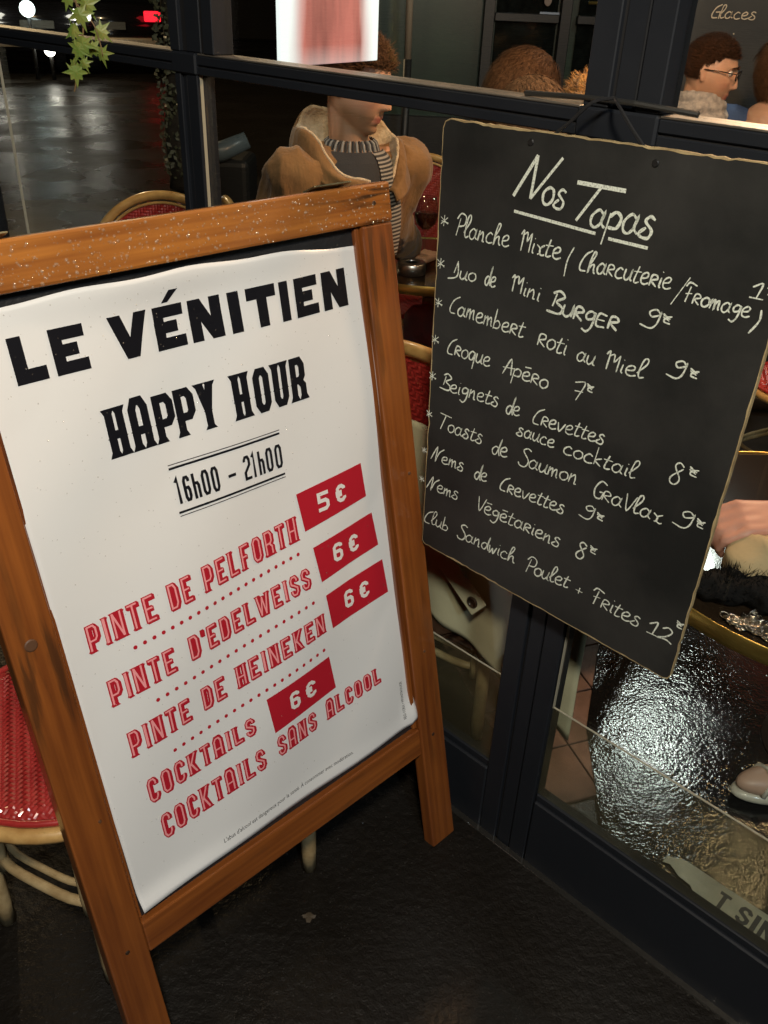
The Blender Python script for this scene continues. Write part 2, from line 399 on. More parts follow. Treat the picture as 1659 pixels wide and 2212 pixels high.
G = {
 'L': 'o 0,1 0,0 1,0', 'E': 'o 1,1 0,1 0,0 1,0|o 0,.51 .9,.51', 'F': 'o 1,1 0,1 0,0|o 0,.5 .8,.5', 'V': 'o 0,1 .5,0 1,1', 'N': 'o 0,0 0,1 1,0 1,1', 'I': 'o .5,0 .5,1',
 'T': 'o 0,1 1,1|o .5,1 .5,0', 'H': 'o 0,0 0,1|o 1,0 1,1|o 0,.46 1,.46', 'A': 'o 0,0 0,.85 .25,1 .75,1 1,.85 1,0|o 0,.4 1,.4',
 'P': 'o 0,0 0,1 .75,1 1,.86 1,.5 .75,.38 0,.38', 'Y': 'o 0,1 .5,.45 1,1|o .5,.47 .5,0', 'O': 'c 0,.14 0,.86 .25,1 .75,1 1,.86 1,.14 .75,0 .25,0',
 'U': 'o 0,1 0,.14 .25,0 .75,0 1,.14 1,1', 'R': 'o 0,0 0,1 .75,1 1,.86 1,.58 .75,.46 0,.46|o .6,.46 1,.3 1,0', 'D': 'c 0,0 0,1 .72,1 1,.82 1,.18 .72,0',
 'S': 'o 1,.74 1,.86 .75,1 .25,1 0,.86 0,.64 1,.36 1,.14 .75,0 .25,0 0,.14 0,.26', 'C': 'o 1,.72 1,.86 .75,1 .25,1 0,.86 0,.14 .25,0 .75,0 1,.14 1,.28',
 'K': 'o 0,0 0,1|o 1,1 0,.4|o .28,.58 1,0', 'W': 'o 0,1 .25,0 .5,.85 .75,0 1,1', '1': 'o 0,.86 .6,1 .6,0', '6': 'o 1,.8 1,.9 .75,1 .25,1 0,.86 0,.14 .25,0 .75,0 1,.14 1,.42 .75,.55 0,.55',
 'h': 'o 0,0 0,1|o 0,.62 .75,.62 1,.5 1,0', '0': 'c 0,.14 0,.86 .25,1 .75,1 1,.86 1,.14 .75,0 .25,0', '2': 'o 0,.8 0,.88 .25,1 .75,1 1,.86 1,.62 0,.3 0,0 1,0',
 '5': 'o 1,1 0,1 0,.55 .75,.55 1,.42 1,.14 .75,0 0,0', '-': 'o 0,.42 1,.42', "'": 'o .5,1 .5,.72', 'G': 'o 1,.72 1,.86 .75,1 .25,1 0,.86 0,.14 .25,0 .75,0 1,.14 1,.45 .55,.45',
 '€': 'o 1,.76 1,.86 .75,1 .45,1 .2,.86 .2,.14 .45,0 .75,0 1,.14 1,.24|o -.08,.6 .7,.6|o -.08,.42 .7,.42'}
def glyph(ch):
    out = []
    for s in G[ch].split('|'):
        k, *pp = s.split(); out.append((k == 'c', [tuple(float(a) for a in p.split(',')) for p in pp]))
    return out
def letter(bm, mp, ch, x0, x1, y0, y1, th, h, spur=False, serif=False, slant=0.0, dy=0.0, thv=None):
    """mp(s,q,h)->point; letter box on the sheet"""
    k = 0
    def put(q):
        nonlocal k
        vs = [bm.verts.new(mp(p.x + slant * (p.y - y0), p.y + dy * (p.x - x0), h + k * 0.00001)) for p in q]
        f = bm.faces.new(vs); k += 1
    D = {'N': (((0, 0), (0, 1), 1), ((1, 0), (1, 1), 1), ((0, 1), (1, 0), 1.12)), 'V': (((0, 1), (.5, 0), 1.05), ((.5, 0), (1, 1), 1.05)),
         'W': (((0, 1), (.27, 0), 1), ((.27, 0), (.5, .9), .9), ((.5, .9), (.73, 0), .9), ((.73, 0), (1, 1), 1)),
         'K': (((0, 0), (0, 1), 1), ((.12, .42), (1, 1), 1.1), ((.25, .5), (1, 0), 1.15)), 'Y': (((0, 1), (.5, .42), 1.1), ((.5, .42), (1, 1), 1.1), ((.5, 0), (.5, .48), 1))}
    if ch in D:
        for (a, b, w) in D[ch]:
            tt = th * w; w2 = tt / 2; X = x1 - x0; H = y1 - y0
            pa = V((x0 + w2 + a[0] * (X - tt), y0 + a[1] * H)); pb = V((x0 + w2 + b[0] * (X - tt), y0 + b[1] * H))
            n_ = 3
            for i in range(n_):
                c = pa.lerp(pb, i / n_); d = pa.lerp(pb, (i + 1) / n_)
                put([V((c.x - w2, c.y)), V((c.x + w2, c.y)), V((d.x + w2, d.y)), V((d.x - w2, d.y))])
            if serif or spur:
                for p in (pa, pb):
                    if abs(p.y - y0) < 1e-6 or abs(p.y - y1) < 1e-6:
                        if ch == 'N' and a[0] != b[0] or ch in 'VW' and abs(p.y - y0) < 1e-6: continue
                        sg = 1 if abs(p.y - y0) < 1e-6 else -1; e = th * (.82 if spur else .75); hh = H * .1
                        put([V((p.x - e, p.y)), V((p.x + e, p.y)), V((p.x + th * .4, p.y + sg * hh)), V((p.x - th * .4, p.y + sg * hh))])
            if spur and a[0] == b[0]:
                c = y0 + H * .40; e = th * .64; hh = H * .06
                put([V((pa.x - e, c)), V((pa.x, c - hh)), V((pa.x + e, c)), V((pa.x, c + hh))])
        return
    for closed, pts in glyph(ch):
        t = (x1 - x0) * 0.92 if (ch == 'I' and not serif and not spur) else th
        if ch == 'I' : pp = [((x0 + x1) / 2, y0 + p[1] * (y1 - y0)) for p in pts]
        else:
            pp = []
            for (a, b) in pts:
                # horizontal strokes stay inside the box, vertical stroke ends reach it
                inner = len(pts) > 2 or a in (0, 1)
                pp.append((x0 + t / 2 + a * (x1 - x0 - t), y0 + b * (y1 - y0)))
            # pull horizontal runs in by half a stroke
            def yy(i):
                a, b = pts[i]
                nb = [pts[j] for j in ((i - 1) if (i > 0 or closed) else None, ((i + 1) % len(pts)) if (i < len(pts) - 1 or closed) else None) if j is not None]
                horiz = any(abs(n[1] - b) < 0.03 for n in nb)
                y = y0 + b * (y1 - y0)
                if ch in 'LEFTPDORUCSG6025h€' and (horiz or (closed) or 0.01 < b < 0.99 or len(nb) == 2):
                    y = y0 + t / 2 + b * (y1 - y0 - t)
                return y
            pp = [(p[0], yy(i)) for i, p in enumerate(pp)]
        tt = t
        if not closed and ch != 'I':       # square caps on level stroke ends
            for i, nb in ((0, 1), (len(pp) - 1, len(pp) - 2)):
                a, b = pp[i], pp[nb]
                if abs(a[1] - b[1]) < 1e-6 and (pts[i][0] in (0, 1)):
                    pp[i] = (a[0] + (t / 2 if a[0] > b[0] else -t / 2), a[1])
        for q in stroke_quads(pp, tt, closed): put(q)
        if spur or serif:
            m_ = len(pts)
            for i in range(m_ - 1 + (1 if closed else 0)):
                j = (i + 1) % m_; a = pp[i]; b = pp[j]
                if abs(a[0] - b[0]) < 1e-5 and abs(a[1] - b[1]) > 0.4 * (y1 - y0):
                    if spur:
                        c = (y0 + (y1 - y0) * 0.40); e = t * 0.64; hh = (y1 - y0) * 0.06
                        put([V((a[0] - e, c)), V((a[0], c - hh)), V((a[0] + e, c)), V((a[0], c + hh))])
            if not closed:
                for i, nb in ((0, 1), (m_ - 1, m_ - 2)):
                    a = pp[i]; b = pp[nb]
                    if abs(a[1] - b[1]) > abs(a[0] - b[0]) and (abs(a[1] - y0) < t * 0.6 or abs(a[1] - y1) < t * 0.6):
                        sg = 1 if abs(a[1] - y0) < t * 0.6 else -1; yb = y0 if sg > 0 else y1
                        e = t * (0.82 if spur else 0.78); hh = (y1 - y0) * (0.14 if spur else 0.10)
                        put([V((a[0] - e, yb)), V((a[0] + e, yb)), V((a[0] + t * 0.45, yb + sg * hh)), V((a[0] - t * 0.45, yb + sg * hh))])

# ------------------------------------------------------------------ A-board
WB = 0.7183; LB = 1.2685; SW = 0.0617; Q1 = 0.2919; Q2 = 0.2338; QR = 1.2104
M_wood = wood_mat('varnished_pine', (0.36, 0.112, 0.020), (0.10, 0.024, 0.006), 0.7)
M_wood2 = wood_mat('weathered_pine', (0.58, 0.225, 0.038), (0.16, 0.042, 0.009), 1.0)
board = thing('a_board', 'orange wooden A-board with a white happy hour poster', 'a-board', ap(WB / 2, 0))
def abeam(name, s0, q0, s1, q1, w, th, hc, mt, bev=0.003):
    a = ap(s0, q0, hc); b = ap(s1, q1, hc); x = (b - a); L = x.length; x.normalize(); z = AN; y = z.cross(x)
    bm = bbox((L / 2, 0, 0), (L, w, th), bev, 2)
    return part(name, bm, mt, board, frame(a, x, y, z))
TH = 0.028
o = abeam('stile', SW / 2, 0, SW / 2, QR - 0.0008, SW, TH, -TH / 2, M_wood)
o = abeam('stile', WB - SW / 2, 0, WB - SW / 2, QR - 0.0008, SW, TH, -TH / 2, M_wood)
o = abeam('top_rail', -0.002, (LB + QR) / 2, WB + 0.001, (LB + QR) / 2, LB - QR, TH + 0.004, -TH / 2, M_wood2, 0.004); o['label'] = 'weathered wet top rail of the A-board'
o = abeam('bottom_rail', SW + 0.0005, (Q1 + Q2) / 2, WB - SW - 0.0005, (Q1 + Q2) / 2, Q1 - Q2, TH - 0.004, -TH / 2, M_wood)
# narrow beads inside the frame
abeam('bead', WB - SW - 0.006, Q1 + 0.002, WB - SW - 0.006, QR - 0.002, 0.009, 0.009, -0.012, M_wood, 0.002)
abeam('bead', SW + 0.004, Q1 + 0.002, SW + 0.004, QR - 0.002, 0.006, 0.009, -0.016, M_wood, 0.002)
abeam('backing_panel', WB / 2, Q1, WB / 2, QR, WB - 2 * SW, 0.005, -0.0185, mat('black_hardboard', (0.012, 0.012, 0.013), 0.45, col2=(0.02, 0.02, 0.022), nscale=20, bump=0.5, bscale=160), 0)
# top cap and rear frame
apx = ap(0, LB, -TH - 0.003)
def rear(name, p, q, w, th, mt=M_wood, yv=AE):
    x = (q - p); L = x.length; x.normalize(); y = (yv - x * yv.dot(x)).normalized(); z = x.cross(y)
    return part(name, bbox((L / 2, 0, 0), (L, w, th), 0.003, 2), mt, board, frame(p, x, y, z))
rd = V((-AE.y, AE.x, 0))
def rp(s, f):   # point on rear frame: f 0 top .. 1 ground
    top = ap(s, LB - 0.012, -TH - 0.016); bot = V((top.x, top.y, 0)) + rd * 0.40
    return top.lerp(bot, f)
rear('rear_leg', rp(SW / 2, 0.0), rp(SW / 2, 1), SW, 0.024)
rear('rear_leg', rp(WB - SW / 2, 0.0), rp(WB - SW / 2, 1), SW, 0.024)
rear('rear_rail', rp(SW + 0.001, 0.02), rp(WB - SW - 0.001, 0.02), 0.05, 0.022, M_wood2, AU)
rear('rear_rail', rp(SW + 0.001, 0.78), rp(WB - SW - 0.001, 0.78), 0.055, 0.022, M_wood, AU)
# brass coloured hinge plates on top
M_hinge = mat('aged_brass', (0.30, 0.26, 0.15), 0.35, metal=0.9, rough2=0.6, nscale=30)
for s in (0.10, 0.615):
    bm = bbox((0, 0, 0), (0.07, 0.030, 0.0025), 0.0006, 1)
    zz = (AU * 0.9 - AN * 0.2).normalized(); yy = zz.cross(AE)
    part('hinge', bm, M_hinge, board, frame(ap(s, LB + 0.003, -0.020), AE, yy, zz))
# wooden plug and nail heads
for (s, q, r) in ((0.0275, 0.7934, 0.0085), (WB - 0.02, 0.80, 0.003), (WB - 0.03, 0.45, 0.0025), (0.046, 0.5, 0.0025)):
    bm = bmesh.new(); lathe(bm, [(0, 0.0012), (r * 0.8, 0.0012), (r, 0.0), (r, -0.002)], 20)
    part('wood_plug', bm, mat('dark_plug', (0.10, 0.045, 0.02), 0.6), board, frame(ap(s, q, 0.0003), AE, AU, AN))

for (s, q) in ((WB - 0.035, QR + 0.030), (0.035, QR + 0.030), (WB - 0.030, (Q1 + Q2) / 2), (0.030, (Q1 + Q2) / 2)):
    bm = bmesh.new(); lathe(bm, [(0, 0.0004), (0.0026, 0.0006), (0.0036, 0.0), (0.0036, -0.001)], 14)
    part('screw_head', bm, mat('rusty_screw', (0.07, 0.04, 0.025), 0.5, metal=0.6), board, frame(ap(s, q, 0.0022 if q > 1 else 0.0004), AE, AU, AN))
# poster
def ph(s, q):
    h = -0.0125 + 0.0040 * math.sin(s * 9 + q * 3) * math.sin(q * 6.5 + 0.7) + 0.0020 * math.sin(s * 23 - q * 14)
    h += 0.010 * math.exp(-((q - 1.20) / 0.03) ** 2) * math.sin((s - 0.06) / 0.6 * PI)       # sags forward along the top
    h += 0.012 * math.exp(-((q - 0.305) / 0.020) ** 2) * (0.25 + 0.75 * math.exp(-((s - 0.07) / 0.14) ** 2))
    h += 0.010 * math.exp(-((q - 0.33) / 0.03) ** 2 - ((s - 0.655) / 0.02) ** 2)
    return max(h, -0.0155)
def pm(s, q, h): return ap(s, q, ph(s, q) + h)
NS, NQ = 90, 130
bm = bmesh.new(); grid = []
def edge_top(s): return 1.201 - 0.020 * ((s - 0.33) / 0.33) ** 2 * (1 if s > 0.33 else 0.45) + 0.0015 * math.sin(s * 40)
def edge_bot(s): return 0.3065 + 0.003 * math.sin(s * 11) + (0.006 if 0.645 < s else 0)
def edge_l(q): return 0.0635 + 0.006 * (1 - (q - 0.3) / 0.9)
for j in range(NQ + 1):
    row = []
    for i in range(NS + 1):
        u = i / NS; v = j / NQ
        q0 = 0.3 + 0.9 * v; s = edge_l(q0) + (0.6578 - edge_l(q0)) * u
        q = edge_bot(s) + (edge_top(s) - edge_bot(s)) * v
        row.append(bm.verts.new(pm(s, q, 0)))
    grid.append(row)
for j in range(NQ):
    for i in range(NS):
        bm.faces.new((grid[j][i], grid[j][i + 1], grid[j + 1][i + 1], grid[j + 1][i]))
M_paper = mat('laminated_paper', (0.76, 0.765, 0.76), 0.40, coat=0.35, coat_rough=0.28, bump=0.25, bscale=18, bdist=0.002)
poster = part('poster', bm, M_paper, board, smooth=True)
poster['label'] = 'white printed poster with black and red lettering'
md = poster.modifiers.new('t', 'SOLIDIFY'); md.thickness = 0.0006; md.offset = -1
M_black = mat('black_print', (0.008, 0.008, 0.011), 0.34, spec=0.35)
M_red = mat('red_print', (0.45, 0.014, 0.028), 0.42, spec=0.3)
M_pink = mat('pink_print', (0.86, 0.33, 0.34), 0.4)
M_white = mat('white_print', (0.78, 0.76, 0.73), 0.4)
HP = 0.0006
def pr(name, bm, mt): return part(name, bm, mt, poster)
# title
bm = bmesh.new(); yb = 1.1035
tl = [('L', .1035, .1427), ('E', .153, .1962), ('V', .2283, .2829), ('E', .2913, .3354), ('N', .3437, .3932), ('I', .404, .4235), ('T', .4340, .4830), ('I', .4895, .5065), ('E', .5175, .5614), ('N', .5713, .6203)]
for ch, a, b in tl:
    y0 = 1.1046 - (a - 0.10) * 0.0100
    letter(bm, pm, ch, a, b, y0, y0 + 0.0560, 0.0168 if ch not in 'E' else 0.0150, HP)
poly(bm, [pm(x, y, HP) for x, y in ((0.306, 1.1625), (0.315, 1.1625), (0.331, 1.1775), (0.318, 1.1775))])
o = pr('title_line', bm, M_black); o['label'] = 'bold black heading LE VÉNITIEN'
# happy hour
bm = bmesh.new(); hb = 0.9838; hh = 0.0655
hl = [('H', .1968, .2230), ('A', .2298, .2582), ('P', .2652, .2955), ('P', .2975, .3272), ('Y', .3310, .3600), ('H', .3873, .4134), ('O', .4220, .4500), ('U', .4560, .4830), ('R', .4890, .5171)]
for ch, a, b in hl:
    y0 = hb - (a - 0.19) * 0.0115
    letter(bm, pm, ch, a, b, y0, y0 + hh, 0.0112, HP, spur=True)
o = pr('subtitle_line', bm, M_black); o['label'] = 'black western style words HAPPY HOUR'
# rules and hours
def rule(x0, y0, x1, y1, t):
    bm = bmesh.new()
    for q in stroke_quads([(x0 + (x1 - x0) * k / 10, y0 + (y1 - y0) * k / 10) for k in range(11)], t): bm.faces.new([bm.verts.new(pm(p.x, p.y, HP)) for p in q])
    pr('rule_line', bm, M_black)
rule(.269, .9455, .4555, .9425, .0032); rule(.269, .9508, .4560, .9475, .0012); rule(.2695, .8815, .4555, .8780, .0032); rule(.2700, .8762, .4557, .8728, .0012)
bm = bmesh.new()
for ch, a, b in (('1', .2712, .2805), ('6', .2840, .2950), ('h', .2985, .3095), ('0', .3130, .3250), ('0', .3285, .3405), ('-', .3560, .3690), ('2', .3835, .3960), ('1', .3975, .4060), ('h', .4100, .4210), ('0', .4245, .4370), ('0', .4415, .4545)):
    y0 = .8930 - (a - .27) * .02
    letter(bm, pm, ch, a, b, y0, y0 + .0370, .0043 if ch != '-' else .0045, HP)
o = pr('hours_line', bm, M_black); o['label'] = 'black opening hours 16h00 - 21h00'
# menu lines
def menu(text, words, y0a, y0b, H0, H1):
    """words: list of (x0, x1) per word"""
    red = bmesh.new(); pink = bmesh.new(); xa = words[0][0]; xb = words[-1][1]
    for wtxt, (x0, x1) in zip(text.split(' '), words):
        units = sum(0.55 if c == 'I' else 0.4 if c == "'" else 1.35 if c == 'W' else 1.0 for c in wtxt); u = (x1 - x0) / units; x = x0
        for c in wtxt:
            k = 0.55 if c == 'I' else 0.4 if c == "'" else 1.35 if c == 'W' else 1.0
            f = (x - xa) / (xb - xa); yb = y0a + (y0b - y0a) * f; HH = H0 + (H1 - H0) * f
            a = x + u * 0.08; b = x + u * (k - 0.18); th = min(0.0074, (b - a) * 0.46)
            if c in "I": th = (b - a) * 0.8
            if c == "'": a -= 0.002; b += .002; th = .006
            sl = 0.0
            for n_, (dx, dyy) in enumerate(((0.0024, -0.0022), (0.0012, -0.0011), (0, 0))):
                letter(red, pm, c, a + dx, b + dx, yb + 0.002 + dyy, yb + HH + dyy, th, HP + n_ * 0.00012, serif=c != "'", dy=0.055)
            if c != "'": letter(pink, pm, c, a + th * .24, b - th * .24, yb + 0.0034, yb + HH - 0.0014, th * 0.36, HP + 0.0005, dy=0.055)
            x += u * k
    o = pr('menu_line', red, M_red); o['label'] = 'red menu line ' + text
    # the pink inlay is print on the same line: joined as second material
    me2 = bpy.data.meshes.new('inlay'); pink.to_mesh(me2); pink.free()
    o2 = link('inlay_line', me2, M_pink, poster)
menu('PINTE DE PELFORTH', [(.0985, .2066), (.2213, .265), (.2793, .4627)], .7376, .7645, .0420, .0420)
menu("PINTE D'EDELWEISS", [(.1080, .2153), (.2345, .4710)], .6474, .6785, .0420, .0370)
menu('PINTE DE HEINEKEN', [(.1155, .2216), (.2378, .2849), (.3003, .4855)], .5574, .5885, .0425, .0360)
menu('COCKTAILS', [(.1240, .3205)], .4672, .4830, .0435, .0320)
menu('COCKTAILS SANS ALCOOL', [(.1315, .3273), (.3486, .4381), (.4568, .5880)], .3946, .4345, .0450, .0330)
for (x0, y0, x1, y1, n) in ((.1609, .7198, .4537, .7424, 21), (.1734, .6270, .4659, .6503, 20), (.1811, .5330, .4728, .5572, 20)):
    bm = bmesh.new()
    for k in range(n):
        cx = x0 + (x1 - x0) * k / (n - 1); cy = y0 + (y1 - y0) * k / (n - 1)
        poly(bm, [pm(cx + 0.0031 * math.cos(t * PI / 6), cy + 0.0031 * math.sin(t * PI / 6), HP) for t in range(12)])
    pr('dotted_line', bm, M_red)
for (pts, txt, g) in (([(.4693, .8384), (.6027, .8479), (.6078, .7872), (.4744, .7736)], '5€', ((.5065, .5290), (.5415, .5640))),
                 ([(.4836, .7418), (.6165, .7540), (.6223, .6917), (.4900, .6776)], '6€', ((.522, .543), (.556, .579))),
                 ([(.4941, .6510), (.6271, .6618), (.6315, .5963), (.4989, .5863)], '6€', ((.533, .553), (.566, .589))),
                 ([(.3458, .5308), (.4816, .5403), (.4868, .4755), (.3505, .4632)], '6€', ((.3885, .4085), (.4205, .4440)))):
    bm = bmesh.new(); A, B, C, D = [V(p) for p in pts]; n = 12; gr = []
    for j in range(n + 1):
        gr.append([bm.verts.new(pm(*(A.lerp(B, i / n).lerp(D.lerp(C, i / n), j / n)), HP)) for i in range(n + 1)])
    for j in range(n):
        for i in range(n): bm.faces.new((gr[j][i], gr[j + 1][i], gr[j + 1][i + 1], gr[j][i + 1]))
    pr('price_box', bm, M_red)['label'] = 'red price box reading ' + txt[0] + ' ' + txt[1]
    bm = bmesh.new(); cy = (A.y + B.y + C.y + D.y) / 4 - 0.0160
    for ch, (a, b) in zip(txt, g):
        letter(bm, pm, ch, a, b, cy - (0.001 if ch != '€' else -0.001), cy + 0.0310, 0.0062, HP + 0.0003, serif=False)
        if ch == '€': pass
    pr('price_text', bm, M_white)
# small print (built-in type)
def type_text(name, body, size, mw, mt, parent, shear=0.0, width=None, mapf=None):
    c = bpy.data.curves.new('t', 'FONT'); c.body = body; c.size = size; c.shear = shear; c.resolution_u = 2
    o = bpy.data.objects.new('t', c); COL.objects.link(o); dg = bpy.context.evaluated_depsgraph_get(); dg.update()
    me = bpy.data.meshes.new_from_object(o.evaluated_get(dg)); bpy.data.objects.remove(o)
    xs = [v.co.x for v in me.vertices]
    if width:
        k = width / (max(xs) - min(xs))
        for v in me.vertices: v.co.x *= k
    if mapf:
        for v in me.vertices: v.co = mapf(v.co)
    return link(name, me, mt, parent, mw)
o = type_text('small_print', "L'abus d'alcool est dangereux pour la santé. À consommer avec modération.", 0.0105, None, M_black, poster, 0.15, 0.278,
    lambda c: pm(.2218 + c.x, .3264 + c.y + c.x * 0.005, HP)); o['label'] = 'tiny slanted health warning line'
o = type_text('printer_mark', "FEG-1CRX \u2022 MONTROUGE", 0.0085, None, M_black, poster, 0.0, 0.082,
    lambda c: pm(.6335 - c.y, .3268 + c.x, HP)); o['label'] = 'tiny upright printer mark near the right edge'

# rain drops on the top rail and poster
drop = bmesh.new()
def droplet(bm, c, n, e, r, h):
    f = n.cross(e).normalized(); k = 7; top = bm.verts.new(c + n * h)
    r1 = [bm.verts.new(c + (e * math.cos(2 * PI * i / k) + f * math.sin(2 * PI * i / k)) * r) for i in range(k)]
    r2 = [bm.verts.new(c + n * h * 0.75 + (e * math.cos(2 * PI * i / k) + f * math.sin(2 * PI * i / k)) * r * 0.6) for i in range(k)]
    for i in range(k):
        bm.faces.new((r1[i], r1[(i + 1) % k], r2[(i + 1) % k], r2[i])); bm.faces.new((r2[i], r2[(i + 1) % k], top))
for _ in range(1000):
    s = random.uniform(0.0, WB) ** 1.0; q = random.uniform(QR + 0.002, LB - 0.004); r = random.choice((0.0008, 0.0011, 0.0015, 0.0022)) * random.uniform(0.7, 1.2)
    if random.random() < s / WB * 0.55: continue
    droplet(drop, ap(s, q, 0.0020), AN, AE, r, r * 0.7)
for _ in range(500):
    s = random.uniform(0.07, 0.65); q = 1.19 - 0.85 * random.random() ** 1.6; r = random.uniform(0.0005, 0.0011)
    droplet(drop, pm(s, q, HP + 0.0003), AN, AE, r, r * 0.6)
M_water = glass_mat('water', tint=(1, 1, 1), rough=0.12, ior=1.9, film=0.20, filmcol=(0.9, 0.75, 0.55))  # pale film colour stands in for the bright glints of the drops
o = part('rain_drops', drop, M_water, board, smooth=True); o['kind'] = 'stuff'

# ------------------------------------------------------------------ chalkboard
CD = 0.052
cb0 = W0 + WN * CD
def cp(u, v, h=0.0): return cb0 - WE * u + WN * h + V((0, 0, v))
cb = thing('chalkboard', 'black tapas chalkboard with chipped pale edges hung on the screen', 'chalkboard', cp(0, 0.65))
# outline with chips
out = []
def seg(p, q, n, amp):
    for k in range(n):
        t = k / n; nn = V((-(q[1] - p[1]), q[0] - p[0])).normalized()
        out.append((p[0] + (q[0] - p[0]) * t + nn.x * amp * (noise.noise(V((p[0] * 9 + t * 37, p[1] * 7, 1.3))) ** 2), p[1] + (q[1] - p[1]) * t + nn.y * amp * (noise.noise(V((p[0] * 9 + t * 37, p[1] * 7, 1.3))) ** 2)))
TLc, BLc, BRc, TRc = (-0.2405, 1.3425), (-0.2255, 0.6545), (0.2573, 0.6480), (0.2680, 1.3500)
def corner(c, a, b, r=0.008):
    c = V(c); pa = c + (V(a) - c).normalized() * r; pb = c + (V(b) - c).normalized() * r
    return [tuple(pa), tuple(c * 0.35 + pa * 0.325 + pb * 0.325), tuple(pb)]
cs = [corner(TLc, TRc, BLc, 0.012), corner(BLc, TLc, BRc), corner(BRc, BLc, TRc, 0.010), corner(TRc, BRc, TLc)]
for i in range(4):
    out += [cs[i][0], cs[i][1]]
    seg(cs[i][2], cs[(i + 1) % 4][0], 60, 0.004)
bm = bmesh.new()
M_slate = mat('slate_paint', (0.010, 0.011, 0.0105), 0.56, col2=(0.031, 0.031, 0.029), nscale=4.5, spec=0.3, bump=0.1, bscale=200)
M_cedge = mat('raw_board_edge', (0.42, 0.33, 0.17), 0.8, col2=(0.24, 0.17, 0.08), nscale=40)
f1 = [bm.verts.new(cp(x, y, 0.0)) for x, y in out]; f0 = [bm.verts.new(cp(x, y, -0.006)) for x, y in out]
ff = bm.faces.new(f1); bm.faces.new(f0[::-1])
n = len(out)
for i in range(n):
    bm.faces.new((f1[i], f0[i], f0[(i + 1) % n], f1[(i + 1) % n])).material_index = 1
bm.normal_update()
if ff.normal.dot(WN) < 0:
    for f in bm.faces: f.normal_flip()
part('board_panel', bm, [M_slate, M_cedge], cb)
# worn pale rim round the face
bm = bmesh.new()
ctr = V((0.015, 1.0))
for i in range(n):
    j = (i + 1) % n; p = V(out[i]); q = V(out[j])
    w0 = 0.0016 + 0.0035 * max(0, noise.noise(V((p.x * 30, p.y * 30, 5)))) ; w1 = 0.0016 + 0.0035 * max(0, noise.noise(V((q.x * 30, q.y * 30, 5))))
    pi = p + (ctr - p).normalized() * w0; qi = q + (ctr - q).normalized() * w1
    poly(bm, [cp(p.x, p.y, 0.0004), cp(q.x, q.y, 0.0004), cp(qi.x, qi.y, 0.0004), cp(pi.x, pi.y, 0.0004)])
part('worn_edge', bm, M_cedge, cb)
for u in (-0.092, 0.085):
    bm = bmesh.new(); lathe(bm, [(0, 0.0012), (0.0035, 0.0012), (0.0045, 0.0), (0.0045, -0.001)], 14)
    part('screw', bm, mat('black_screw', (0.01, 0.01, 0.01), 0.4), cb, frame(cp(u, 1.330, 0.0005), -WE, V((0, 0, 1)), WN))
bm = bmesh.new(); tube(bm, smooth_path([cp(-0.060, 1.343, -0.003), cp(-0.04, 1.36, -0.004), cp(-0.015, 1.384, -0.008), cp(0.0, 1.389, -0.03)], 4), 0.0022, 6)
tube(bm, smooth_path([cp(0.0, 1.389, -0.03), cp(0.02, 1.384, -0.008), cp(0.045, 1.362, -0.004), cp(0.065, 1.345, -0.003)], 4), 0.0022, 6)
part('hanging_wire', bm, mat('black_wire', (0.015, 0.015, 0.016), 0.4), cb)

